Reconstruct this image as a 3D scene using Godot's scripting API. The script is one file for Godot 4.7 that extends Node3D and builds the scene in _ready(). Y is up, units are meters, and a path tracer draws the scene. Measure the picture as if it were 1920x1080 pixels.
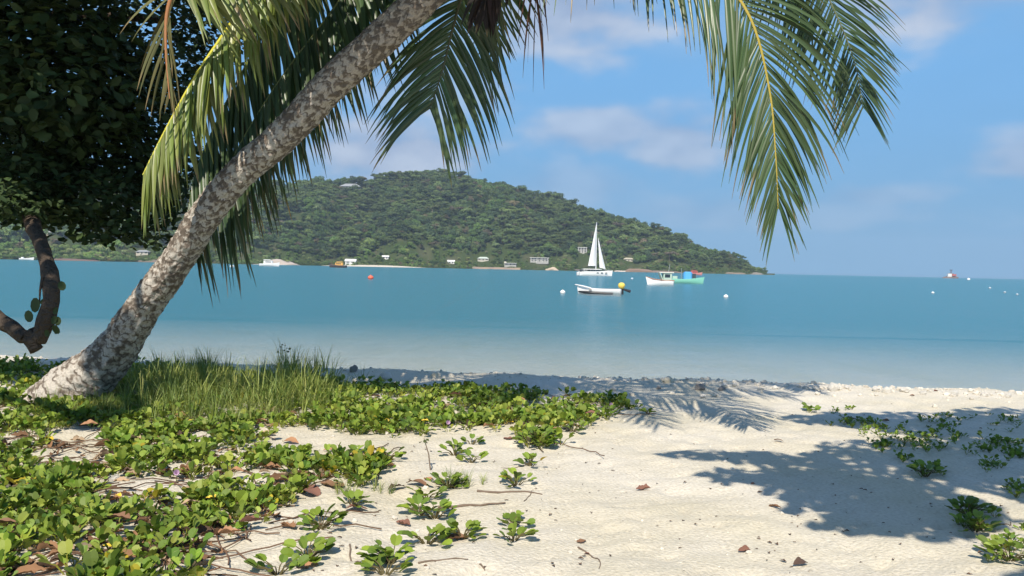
extends Node3D
# A palm leaning over a tropical beach; bay, boats and a wooded headland behind.

const F := 1500.0            # focal length in pixels of the 1920 x 1080 photograph
const SEA := -0.8
const GROUND_Y := 0.0
var eye := Vector3(0, 1.6, 0)
var cam_basis: Basis
var rng := RandomNumberGenerator.new()
var used := {}
var mats := {}
var n_a := FastNoiseLite.new()
var n_b := FastNoiseLite.new()
var n_c := FastNoiseLite.new()

# ---------------------------------------------------------------- helpers
class MB:
	var v := PackedVector3Array()
	var c := PackedColorArray()
	var uv := PackedVector2Array()
	var ix := PackedInt32Array()
	var col := Color.WHITE
	func p(a: Vector3, t := Vector2.ZERO) -> int:
		v.append(a); c.append(col); uv.append(t)
		return v.size() - 1
	func tri(a: int, b: int, d: int) -> void:
		ix.append(a); ix.append(b); ix.append(d)
	func quad(a: int, b: int, d: int, e: int) -> void:
		tri(a, b, d); tri(a, d, e)
	func mesh(smooth := true) -> ArrayMesh:
		var vv := v; var cc := c; var uu := uv; var ii := ix
		if not smooth:
			vv = PackedVector3Array(); cc = PackedColorArray(); uu = PackedVector2Array(); ii = PackedInt32Array()
			for k in ix.size():
				vv.append(v[ix[k]]); cc.append(c[ix[k]]); uu.append(uv[ix[k]]); ii.append(k)
		var n := PackedVector3Array()
		n.resize(vv.size())
		for k in range(0, ii.size(), 3):
			var a := vv[ii[k]]
			var f := (vv[ii[k + 2]] - a).cross(vv[ii[k + 1]] - a)
			n[ii[k]] += f; n[ii[k + 1]] += f; n[ii[k + 2]] += f
		for k in n.size():
			n[k] = n[k].normalized() if n[k].length_squared() > 1e-20 else Vector3.UP
		var arr := []
		arr.resize(Mesh.ARRAY_MAX)
		arr[Mesh.ARRAY_VERTEX] = vv; arr[Mesh.ARRAY_NORMAL] = n; arr[Mesh.ARRAY_COLOR] = cc
		arr[Mesh.ARRAY_TEX_UV] = uu; arr[Mesh.ARRAY_INDEX] = ii
		var m := ArrayMesh.new()
		m.add_surface_from_arrays(Mesh.PRIMITIVE_TRIANGLES, arr)
		return m
	func box(at: Vector3, s: Vector3, b := Basis.IDENTITY, bevel := 0.0) -> void:
		# a box whose vertical edges are cut when bevel > 0
		var h := s * 0.5
		var ring: Array
		if bevel > 0.0:
			ring = [Vector2(h.x - bevel, -h.z), Vector2(h.x, -h.z + bevel), Vector2(h.x, h.z - bevel), Vector2(h.x - bevel, h.z), Vector2(-h.x + bevel, h.z), Vector2(-h.x, h.z - bevel), Vector2(-h.x, -h.z + bevel), Vector2(-h.x + bevel, -h.z)]
		else:
			ring = [Vector2(h.x, -h.z), Vector2(h.x, h.z), Vector2(-h.x, h.z), Vector2(-h.x, -h.z)]
		var n := ring.size()
		for k in n:
			var q: Vector2 = ring[k]; var r: Vector2 = ring[(k + 1) % n]
			var i0 := p(at + b * Vector3(q.x, -h.y, q.y)); var i1 := p(at + b * Vector3(q.x, h.y, q.y))
			var i2 := p(at + b * Vector3(r.x, h.y, r.y)); var i3 := p(at + b * Vector3(r.x, -h.y, r.y))
			quad(i0, i3, i2, i1)
		for e in [-1.0, 1.0]:
			var ids := []
			for k in n: ids.append(p(at + b * Vector3(ring[k].x, e * h.y, ring[k].y)))
			for k in range(1, n - 1):
				if e > 0: tri(ids[0], ids[k], ids[k + 1])
				else: tri(ids[0], ids[k + 1], ids[k])
	func tube(pts: Array, rad: Array, seg := 8, capped := true, flat := 1.0) -> void:
		var t0: Vector3 = (pts[1] - pts[0]).normalized()
		var u := t0.cross(Vector3(0.31, 0.2, 0.93)).normalized()
		var first := v.size()
		var run := 0.0
		for i in pts.size():
			var t: Vector3 = (pts[mini(i + 1, pts.size() - 1)] - pts[maxi(i - 1, 0)]).normalized()
			u = (u - t * u.dot(t)).normalized()
			var w := t.cross(u)
			if i > 0: run += (pts[i] - pts[i - 1]).length()
			for k in seg + 1:
				var a := TAU * k / seg
				p(pts[i] + (u * cos(a) + w * sin(a) * flat) * rad[i], Vector2(float(k) / seg, run))
		for i in pts.size() - 1:
			for k in seg:
				var a := first + i * (seg + 1) + k
				quad(a, a + seg + 1, a + seg + 2, a + 1)
		if capped:
			for e in 2:
				var base := first + (0 if e == 0 else (pts.size() - 1) * (seg + 1))
				var m := p(pts[0] if e == 0 else pts[-1])
				for k in seg:
					if e == 0: tri(m, base + k, base + k + 1)
					else: tri(m, base + k + 1, base + k)

func numbered(called: String) -> String:
	if not used.has(called):
		used[called] = 0
		return called
	used[called] += 1
	return "%s_%03d" % [called, used[called]]

func tag(o: Node, label: String, category: String, group := "", kind := "") -> Node:
	if label: o.set_meta("label", label)
	if category: o.set_meta("category", category)
	if group: o.set_meta("group", group)
	if kind: o.set_meta("kind", kind)
	return o

func thing(called: String, label: String, category: String, at := Vector3.ZERO, turn := 0.0, group := "") -> Node3D:
	var o := Node3D.new()
	o.name = numbered(called)
	add_child(o)
	o.position = at
	o.rotation.y = turn
	tag(o, label, category, group)
	return o

func part(parent: Node, called: String, m: Mesh, mat: Material, x := Transform3D()) -> MeshInstance3D:
	var o := MeshInstance3D.new()
	o.name = called
	o.mesh = m
	o.material_override = mat
	o.transform = x
	parent.add_child(o, true)
	return o

func single(called: String, label: String, category: String, m: Mesh, mat: Material, x: Transform3D, group := "") -> MeshInstance3D:
	var o := MeshInstance3D.new()
	o.name = numbered(called)
	o.mesh = m
	o.material_override = mat
	o.transform = x
	add_child(o)
	tag(o, label, category, group)
	return o

func structure(called: String, m: Mesh, mat: Material, label := "") -> MeshInstance3D:
	var o := single(called, label, "", m, mat, Transform3D())
	o.set_meta("kind", "structure")
	return o

func lin(r: float, g: float, b: float) -> Color:      # real-world base colour -> sRGB for albedo_color
	return Color(r, g, b).linear_to_srgb()

func mat(key: String, r: float, g: float, b: float, rough := 0.7, spec := 0.5) -> StandardMaterial3D:
	if mats.has(key): return mats[key]
	var m := StandardMaterial3D.new()
	m.resource_name = key
	m.albedo_color = lin(r, g, b)
	m.roughness = rough
	m.metallic_specular = spec
	m.cull_mode = BaseMaterial3D.CULL_DISABLED
	mats[key] = m
	return m

func vmat(key: String, rough := 0.6, spec := 0.5, back := 0.0) -> StandardMaterial3D:
	if mats.has(key): return mats[key]
	var m := mat(key, 1, 1, 1, rough, spec)
	m.vertex_color_use_as_albedo = true
	if back > 0.0:
		m.backlight_enabled = true
		m.backlight = lin(back * 0.9, back, back * 0.45)
	return m

func px(x: float, y: float, depth: float) -> Vector3:      # the point seen at a photograph pixel, at a distance
	return eye + cam_basis * (Vector3((x - 960.0) / F, -(y - 540.0) / F, -1.0) * depth)

func on_plane(x: float, y: float, h: float) -> Vector3:
	var d := cam_basis * Vector3((x - 960.0) / F, -(y - 540.0) / F, -1.0)
	return eye + d * ((h - eye.y) / d.y)

func on_sand(x: float, y: float) -> Vector3:
	var q := on_plane(x, y, 0.0)
	for k in 3:
		q = on_plane(x, y, sand_h(q.x, q.z))
	return Vector3(q.x, sand_h(q.x, q.z), q.z)

func to_px(w: Vector3) -> Vector2:
	var q := cam_basis.inverse() * (w - eye)
	return Vector2(960.0 + F * q.x / -q.z, 540.0 - F * q.y / -q.z)

func crest(x: float) -> float:
	return 11.9 - 0.105 * x + 0.12 * n_a.get_noise_2d(x * 9.0, 3.0)

func sand_h(x: float, z: float) -> float:
	var d := -z
	var dc := crest(x)
	var h := 0.032 * n_a.get_noise_2d(x * 16.0, z * 16.0) + 0.02 * n_b.get_noise_2d(x * 50.0, z * 50.0)
	var calm := 1.0 - smoothstep(dc + 1.0, dc + 4.0, d)
	h *= calm
	var fine := n_c.get_noise_2d(x * 110.0, z * 150.0)
	h += 0.006 * fine * calm
	# trodden hollows
	var hollow := n_b.get_noise_2d(x * 60.0 + 40.0, z * 75.0)
	h -= 0.022 * smoothstep(0.2, 0.6, hollow) * calm
	h += 0.05 * exp(-pow((d - dc + 0.5) / 0.55, 2.0))      # low storm ridge along the crest
	h -= 0.2 * maxf(0.0, d - dc) if d < dc + 5.0 else 1.0 + 0.045 * (d - dc - 5.0)
	return h

func curve(pts: Array) -> Curve3D:
	var cv := Curve3D.new()
	cv.bake_interval = 0.02
	for i in pts.size():
		var t: Vector3 = (pts[mini(i + 1, pts.size() - 1)] - pts[maxi(i - 1, 0)]) / 6.0
		cv.add_point(pts[i], -t, t)
	return cv

func hy(u: float) -> float:      # photograph row of the horizontal at column u
	return 502.5 + 0.0209 * (u - 960.0)

func knot(tbl: Array, u: float) -> float:
	if u <= tbl[0].x: return tbl[0].y
	for i in range(1, tbl.size()):
		if u <= tbl[i].x:
			var k: float = (u - tbl[i - 1].x) / (tbl[i].x - tbl[i - 1].x)
			return lerpf(tbl[i - 1].y, tbl[i].y, k)
	return tbl[-1].y

func rnd(a: float, b: float) -> float:
	return rng.randf_range(a, b)

# ---------------------------------------------------------------- scene
func _ready() -> void:
	rng.seed = 7
	for q in [[n_a, 11, 0.05], [n_b, 23, 0.05], [n_c, 37, 0.05]]:
		q[0].seed = q[1]; q[0].frequency = q[2]; q[0].noise_type = FastNoiseLite.TYPE_SIMPLEX_SMOOTH
		q[0].fractal_octaves = 3
	# camera
	var cam := Camera3D.new()
	cam.name = "camera"
	cam.fov = rad_to_deg(2.0 * atan(540.0 / F))
	cam.near = 0.1
	cam.far = 12000.0
	cam_basis = Basis(Vector3.RIGHT, -atan(37.5 / F)) * Basis(Vector3.BACK, atan(0.0209))
	add_child(cam)
	cam.transform = Transform3D(cam_basis, eye)
	cam.current = true
	# sky and air
	var we := WorldEnvironment.new()
	we.name = "world"
	var e := Environment.new()
	e.background_mode = Environment.BG_SKY
	e.sky = Sky.new()
	var sm := PanoramaSkyMaterial.new()
	sm.panorama = sky_picture()
	e.sky.sky_material = sm
	e.tonemap_mode = Environment.TONE_MAPPER_LINEAR
	e.tonemap_exposure = 1.2
	e.fog_enabled = true
	e.fog_mode = Environment.FOG_MODE_EXPONENTIAL
	e.fog_density = 0.0001
	e.fog_light_color = Color(0.80, 0.88, 0.96)
	e.volumetric_fog_enabled = true      # for the body of water; the rest of the air has the haze above
	e.volumetric_fog_density = 0.0
	e.sdfgi_enabled = true
	e.ssao_enabled = true
	e.ssil_enabled = true
	we.environment = e
	add_child(we)
	# sun: high, behind the viewer and slightly to the left
	var sun := DirectionalLight3D.new()
	sun.name = "sun"
	sun.light_energy = 1.6
	sun.light_color = Color(1.0, 0.96, 0.90)
	sun.light_angular_distance = 0.5
	sun.shadow_enabled = true
	add_child(sun)
	sun.basis = Basis.looking_at(Vector3(0.12, -0.77, -0.63))
	print("sky done ", Time.get_ticks_msec())
	build_sand()
	build_water()
	build_hill()
	print("setting done ", Time.get_ticks_msec())
	build_far_shore()
	build_boats()
	print("boats done ", Time.get_ticks_msec())
	build_palm()
	build_broadleaf()
	build_shade_tree()
	print("trees done ", Time.get_ticks_msec())
	build_plants()
	build_litter()
	build_stones()
	print("all done ", Time.get_ticks_msec())

func sky_picture() -> ImageTexture:
	var w := 2048
	var h := 1024
	var data := PackedFloat32Array()
	data.resize(w * h * 3)
	var cn := FastNoiseLite.new()
	cn.seed = 5; cn.frequency = 1.0; cn.fractal_octaves = 5; cn.noise_type = FastNoiseLite.TYPE_SIMPLEX_SMOOTH
	var low := Vector3(0.18, 0.37, 0.575)
	var mid := Vector3(0.165, 0.385, 0.685)
	var top := Vector3(0.06, 0.19, 0.50)
	# cloud banks that the photograph shows, as (azimuth, elevation, half width, half height, strength) in degrees
	var banks := [[3.0, 18.0, 8.0, 4.0, 0.85], [30.0, 19.0, 11.0, 4.0, 0.95], [6.0, 9.8, 5.0, 1.7, 0.68], [11.5, 9.0, 4.0, 2.4, 0.68], [-8.5, 7.6, 7.0, 3.0, 0.85], [33.5, 7.2, 4.0, 1.8, 0.6], [-6.0, 13.0, 7.0, 3.0, 0.45], [24.0, 5.2, 5.0, 0.7, 0.32], [4.0, 6.0, 6.0, 1.6, 0.32], [16.0, 4.2, 12.0, 1.2, 0.25]]
	var k := 0
	for j in h:
		var el := 90.0 - (j + 0.5) * 180.0 / h
		var se := sin(deg_to_rad(el))
		var base: Vector3
		if se < 0.0:
			base = low * 0.85
		elif se < 0.25:
			base = low.lerp(mid, smoothstep(0.0, 0.25, se))
		else:
			base = mid.lerp(top, smoothstep(0.25, 1.0, se))
		var ce := cos(deg_to_rad(el))
		for i in w:
			var c := base
			if el > -1.0 and el < 75.0:
				var az := fposmod((i + 0.5) * 360.0 / w + 180.0, 360.0) - 180.0      # column 0 looks along -z
				var ar := deg_to_rad(az)
				# clouds lie on a flat layer: they shrink towards the horizon
				var dx := sin(ar) * ce
				var dz := cos(ar) * ce
				var lift := 1.0 / (se + 0.16)
				var n := cn.get_noise_3d(dx * lift * 1.3, dz * lift * 1.3, 2.0)
				var d := cn.get_noise_3d(dx * 9.0, se * 22.0, dz * 9.0)
				var a := 0.0
				var field := smoothstep(-0.15, 0.4, n) * smoothstep(0.22, 0.4, se) * 0.85  # extra clouds added above the frame to make the skylight less blue
				for b in banks:
					var ex: float = (az - b[0]) / b[2]
					var ey: float = (el - b[1]) / b[3]
					if absf(ex) < 1.9 and absf(ey) < 1.9:
						var g := 1.0 - sqrt(ex * ex + ey * ey)
						a = maxf(a, b[4] * smoothstep(-0.3, 0.62, g + 0.8 * d))
				a = maxf(a, field)
				if a > 0.0:
					var lit := clampf(0.5 + 0.9 * d + 0.25 * n, 0.0, 1.0)
					c = c.lerp(Vector3(0.285, 0.345, 0.49).lerp(Vector3(0.49, 0.535, 0.63), lit), a * 0.9)
				c *= 1.0 + 0.02 * d
			data[k] = c.x; data[k + 1] = c.y; data[k + 2] = c.z
			k += 3
	var im := Image.create_from_data(w, h, false, Image.FORMAT_RGBF, data.to_byte_array())
	return ImageTexture.create_from_image(im)

func noise_tex(size: int, freq: float, sd: int, oct := 5, normal := false, strength := 4.0, ramp: Gradient = null) -> NoiseTexture2D:
	var t := NoiseTexture2D.new()
	t.width = size; t.height = size; t.seamless = true
	var n := FastNoiseLite.new()
	n.seed = sd; n.frequency = freq; n.fractal_octaves = oct
	t.noise = n
	if normal:
		t.as_normal_map = true
		t.bump_strength = strength
	if ramp: t.color_ramp = ramp
	return t

func ramp(cols: Array) -> Gradient:
	var g := Gradient.new()
	var o := PackedFloat32Array(); var c := PackedColorArray()
	for q in cols:
		o.append(q[0]); c.append(lin(q[1], q[2], q[3]))
	g.offsets = o; g.colors = c
	return g

func build_sand() -> void:
	var xs := []
	var x := -70.0
	while x < 70.0:
		xs.append(x)
		x += 0.055 if absf(x) < 8.5 else (0.3 if absf(x) < 14.0 else 3.0)
	var zs := []
	var d := -14.0
	while d < 60.0:
		zs.append(-d)
		d += 1.0 if d < 3.0 else (0.045 if d < 9.0 else (0.07 if d < 13.5 else (0.25 if d < 20.0 else 2.5)))
	var m := MB.new()
	for z in zs:
		for xx in xs:
			var n := n_a.get_noise_2d(xx * 7.0 + 90.0, z * 9.0)
			var n2 := n_b.get_noise_2d(xx * 30.0, z * 36.0 + 20.0)
			# patches of finer yellow-green sand among the paler coral sand
			var k := clampf(0.42 + 0.75 * n + 0.3 * n2, 0.0, 1.0)
			m.col = Color(1.0, 1.0, 1.0).lerp(Color(0.88, 0.86, 0.755), k)
			m.p(Vector3(xx, sand_h(xx, z), z))
	var w := xs.size()
	for j in zs.size() - 1:
		for i in w - 1:
			var a := j * w + i
			m.quad(a, a + w, a + w + 1, a + 1)
	var sand := vmat("coral_sand", 0.95, 0.25)
	sand.albedo_texture = noise_tex(1024, 0.03, 3, 6, false, 0.0, ramp([[0.0, 0.42, 0.375, 0.30], [0.3, 0.56, 0.515, 0.425], [0.55, 0.605, 0.56, 0.468], [1.0, 0.68, 0.635, 0.55]]))
	sand.uv1_triplanar = true
	sand.uv1_world_triplanar = true
	sand.uv1_scale = Vector3(0.9, 0.9, 0.9)
	sand.heightmap_enabled = true
	sand.heightmap_texture = noise_tex(1024, 0.035, 9, 6)
	sand.heightmap_scale = 0.8
	structure("sand", m.mesh(), sand, "pale coral sand of the beach sloping into the sea")
	# sea bed: sand near the shore, weed beds and deep bottom farther out
	m = MB.new()
	var ds := []
	d = 58.0
	while d < 4200.0:
		ds.append(d)
		d *= 1.035
	var us := []
	for i in 121: us.append(lerpf(-1.3, 1.3, i / 120.0))
	for dd in ds:
		for u in us:
			var X: float = u * dd
			var n := n_a.get_noise_2d(X * 0.12, dd * 0.5) + 0.5 * n_b.get_noise_2d(X * 0.45, dd * 1.9)
			# pale sand with beds of dark sea grass
			var weed := smoothstep(0.02, 0.16, n)
			m.col = Color(0.56, 0.535, 0.455).lerp(Color(0.09, 0.12, 0.06), weed)
			m.p(Vector3(X, SEA - 2.08 - 0.035 * minf(dd - 58.0, 700.0), -dd))
	w = us.size()
	for j in ds.size() - 1:
		for i in w - 1:
			var a := j * w + i
			m.quad(a, a + w, a + w + 1, a + 1)
	structure("seabed", m.mesh(), vmat("seabed", 0.95, 0.1), "sandy sea bed with dark weed farther out")

func build_water() -> void:
	var m := MB.new()
	var ds := []
	var d := 13.0
	while d < 4200.0:
		ds.append(d)
		d += clampf(d * 0.006, 0.12, 2.0) if d < 260.0 else d * 0.06
	var us := []
	for i in 261: us.append(lerpf(-1.35, 1.35, i / 260.0))
	for dd in ds:
		for u in us:
			var X: float = u * (dd + 30.0)
			var fade := 1.0 - smoothstep(160.0, 260.0, dd)
			var sw := n_a.get_noise_2d(X * 0.5, dd * 5.0 + X * 0.25) * 0.024 + n_b.get_noise_2d(X * 2.0, dd * 14.0) * 0.016 + n_c.get_noise_2d(X * 7.0, dd * 34.0) * 0.007 * (1.0 - smoothstep(30.0, 80.0, dd))
			m.p(Vector3(X, SEA + sw * fade * smoothstep(14.0, 19.0, dd), -dd))
	var w := us.size()
	for j in ds.size() - 1:
		for i in w - 1:
			var a := j * w + i
			m.quad(a, a + w, a + w + 1, a + 1)
	var s := StandardMaterial3D.new()
	s.resource_name = "sea_water"
	s.transparency = BaseMaterial3D.TRANSPARENCY_ALPHA
	s.albedo_color = lin(0.08, 0.27, 0.325)
	s.albedo_color.a = 0.15
	s.roughness = 0.12
	s.metallic_specular = 0.42
	s.normal_enabled = true
	s.normal_texture = noise_tex(1024, 0.02, 15, 4, true, 9.0)
	s.normal_scale = 1.5
	s.uv1_triplanar = true
	s.uv1_world_triplanar = true
	s.uv1_scale = Vector3(0.11, 0.11, 0.24)
	# the water itself: clear, and bluer the more of it one looks through
	var body := FogVolume.new()
	body.name = numbered("water_body")
	body.shape = RenderingServer.FOG_VOLUME_SHAPE_BOX
	body.size = Vector3(11000.0, 40.0, 4200.0)
	body.position = Vector3(0, SEA - 0.07 - 20.0, -2113.0)
	var fm := FogMaterial.new()
	fm.resource_name = "sea_water_body"
	fm.density = 0.08
	fm.albedo = lin(0.14, 0.60, 0.755)
	body.material = fm
	add_child(body)
	tag(body, "turquoise body of sea water filling the bay", "", "", "structure")
	structure("sea_water", m.mesh(), s, "calm turquoise bay water with low ripples")

# ---------------------------------------------------------------- headland
var skyline := [Vector2(-600, 335), Vector2(-200, 335), Vector2(0, 348), Vector2(200, 338), Vector2(400, 333), Vector2(540, 344), Vector2(600, 336), Vector2(690, 334), Vector2(720, 325), Vector2(830, 321), Vector2(880, 332), Vector2(960, 351), Vector2(1050, 374), Vector2(1150, 404), Vector2(1250, 433), Vector2(1300, 455), Vector2(1340, 467), Vector2(1385, 473), Vector2(1410, 496), Vector2(1440, 513)]

func shore_depth(u: float) -> float:
	return lerpf(1000.0, 1350.0, clampf(u / 1440.0, 0.0, 1.0)) + 14.0 * n_a.get_noise_1d(u * 0.5)

func hill_width(u: float) -> float:
	return lerpf(430.0, 70.0, smoothstep(900.0, 1440.0, u))

func hill_h(u: float, depth: float) -> float:
	var d0 := shore_depth(u)
	var w := hill_width(u)
	var t := (depth - d0) / w
	var top := (hy(u) - knot(skyline, u)) / F * (d0 + w) + 1.6 - 10.0
	top = maxf(top, 0.5)
	if t < 0.0: return SEA - 6.0 * minf(1.0, -t * 14.0)
	var p: float
	if t < 1.0:
		p = lerpf(t, sin(t * PI * 0.5), 0.45)
		p *= smoothstep(-0.02, 0.16, t)
	else:
		p = 1.0 - 0.35 * smoothstep(1.0, 1.6, t)
	var h := top * p
	var X := (u - 960.0) / F * depth
	var ridge := absf(n_b.get_noise_2d(X * 0.11, depth * 0.035)) * 2.0 - 0.5
	h += ridge * 26.0 * sin(clampf(t, 0.0, 1.0) * PI) * clampf(top / 110.0, 0.0, 1.0)
	# a side valley running down the left of the summit
	var vx := (u - (690.0 - 60.0 * (1.0 - t))) / 75.0
	h -= 0.22 * top * exp(-vx * vx) * sin(clampf(t, 0.0, 1.0) * PI)
	return SEA + 0.6 * smoothstep(0.0, 0.02, t) + maxf(0.0, h) + 1.2 * smoothstep(0.0, 0.06, t)

func hill_at(u: float, depth: float) -> Vector3:
	return Vector3((u - 960.0) / F * depth, hill_h(u, depth), -depth)

# keep the sight line to the houses free of trees: (column from, column to, depth behind the shore)
var open_strips := []

func build_hill() -> void:
	var m := MB.new()
	var nu := 240
	var nt := 46
	for i in nu:
		var u := lerpf(-700.0, 1452.0, float(i) / (nu - 1))
		for j in nt:
			var t := lerpf(-0.08, 1.6, pow(float(j) / (nt - 1), 1.25))
			var q := hill_at(u, shore_depth(u) + t * hill_width(u))
			var rock := n_c.get_noise_2d(q.x * 0.6, q.z * 0.6)
			m.col = Color(0.045, 0.065, 0.022).lerp(Color(0.085, 0.085, 0.045), smoothstep(0.0, 0.5, rock))
			m.p(q)
	for i in nu - 1:
		for j in nt - 1:
			var a := i * nt + j
			m.quad(a, a + 1, a + nt + 1, a + nt)
	structure("hill", m.mesh(), vmat("hill_soil", 0.95, 0.2), "wooded headland hill across the bay")
	# sites of the houses (column, metres behind the shore, front width, storeys)
	for s in sites:
		open_strips.append(s)
	# crown shapes
	var kinds := []
	for k in 6: kinds.append(crown_mesh(k))
	var places := []
	for k in 6: places.append([])
	rng.seed = 99
	var tries := 0
	while tries < 12500:
		tries += 1
		var u := rnd(-160.0, 1436.0)
		var t := pow(rng.randf(), 0.9) * 1.12 if tries % 8 > 0 else rnd(-0.012, 0.05)
		var d0 := shore_depth(u)
		var depth := d0 + 6.0 + t * hill_width(u)
		if rng.randf() > lerpf(1.0, 0.3, smoothstep(1000.0, 1440.0, u)): continue
		var low := false
		for s in sites:
			if u > s.u - s.w * 0.62 and u < s.u + s.w * 0.62 and depth < d0 + s.d + 7.0 and depth > d0 + s.d - s.clear * 0.55: low = true
		if low and rng.randf() < 0.25: continue
		var sp := n_a.get_noise_2d(u * 0.12, depth * 0.14) + rnd(-0.35, 0.35)
		var kind := 0
		if t < 0.12: kind = [3, 4, 4, 5][rng.randi() % 4]
		elif sp > 0.22: kind = 0
		elif sp > 0.0: kind = 1
		elif sp > -0.25: kind = 2
		else: kind = 3
		var size := rnd(0.5, 1.05) * (1.5 if rng.randf() < 0.2 else 1.0) * (0.62 if t < 0.12 else 1.0) * lerpf(1.0, 0.5, smoothstep(1250.0, 1420.0, u))
		if low:
			kind = 4
			size = rnd(0.12, 0.26)
		elif t < 0.03: size *= 0.7
		var q := hill_at(u, depth)
		var base: Vector3 = [Vector3(0.094, 0.13, 0.045), Vector3(0.076, 0.115, 0.043), Vector3(0.058, 0.092, 0.042), Vector3(0.08, 0.132, 0.04), Vector3(0.105, 0.165, 0.045), Vector3(0.125, 0.15, 0.055)][kind]
		var tone := rnd(0.75, 1.25) * (1.0 + 0.6 * n_c.get_noise_2d(u * 0.25, depth * 0.2))
		if u < 330.0 and t < 0.35:
			size *= 1.35
			tone *= 1.15
		base = base * Vector3(1.12, 1.14, 1.0)
		var odd := rng.randf()
		if odd < 0.04: base = Vector3(0.15, 0.125, 0.075)
		elif odd < 0.14: base = Vector3(0.14, 0.19, 0.065)
		places[kind].append([Transform3D(Basis(Vector3.UP, rnd(0, TAU)).scaled(Vector3(size, size * rnd(0.85, 1.2), size)), q + Vector3(0, -0.6, 0)), Color(base.x * tone, base.y * tone, base.z * tone * rnd(0.8, 1.2))])
	var root := Node3D.new()
	root.name = numbered("forest")
	add_child(root)
	tag(root, "dense green forest covering the headland hill", "forest", "", "stuff")
	for k in 6:
		var mm := MultiMesh.new()
		mm.transform_format = MultiMesh.TRANSFORM_3D
		mm.use_colors = true
		mm.mesh = kinds[k]
		mm.instance_count = places[k].size()
		for i in places[k].size():
			mm.set_instance_transform(i, places[k][i][0])
			mm.set_instance_color(i, places[k][i][1])
		var o := MultiMeshInstance3D.new()
		o.name = "tree_crown"
		o.multimesh = mm
		o.material_override = vmat("forest_leaf", 0.75, 0.3)
		root.add_child(o, true)
		o.set_meta("kind", "stuff")
	# trees that stand out singly
	var lone := [[612, 60.0, 1.35, 4, "round bright green tree rising over the far beach houses"], [700, 428.0, 1.25, 1, "tall ridge tree left of the hilltop"], [655, 425.0, 0.9, 2, "dark ridge tree beside the grey hilltop roof"], [808, 428.0, 0.8, 1, "small ridge tree on the highest part of the hill"], [1384, 26.0, 1.5, 3, "tall bushy tree near the tip of the headland"], [1340, 30.0, 0.9, 3, "rounded tree on the low headland before the tip"], [808, 190.0, 1.7, 0, "broad umbrella tree with pale trunk in the middle of the hillside"], [640, 215.0, 1.3, 0, "flat crowned umbrella tree above the dark valley"], [722, 428.0, 0.9, 2, "ridge tree at the left shoulder of the summit"]]
	for l in lone:
		var d0 := shore_depth(l[0])
		var q := hill_at(l[0], d0 + minf(l[1], hill_width(l[0])))
		var t := thing("far_tree", l[4], "tree", q, rnd(0, TAU), "single trees on the headland")
		var tr := MB.new()
		tr.tube([Vector3(0, -1, 0), Vector3(0.2, 5.0 * l[2], 0.1), Vector3(0.0, 9.0 * l[2], 0.2)], [0.6 * l[2], 0.42 * l[2], 0.2], 6)
		part(t, "trunk", tr.mesh(), mat("far_bark", 0.25, 0.21, 0.16, 0.9))
		var cm := crown_mesh(l[3], Color([0.085, 0.06, 0.04, 0.055, 0.09, 0.08][l[3]], [0.10, 0.085, 0.065, 0.095, 0.13, 0.1][l[3]], 0.038), false)
		part(t, "crown", cm, vmat("forest_leaf"), Transform3D(Basis.IDENTITY.scaled(Vector3.ONE * l[2]), Vector3.ZERO))

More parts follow.
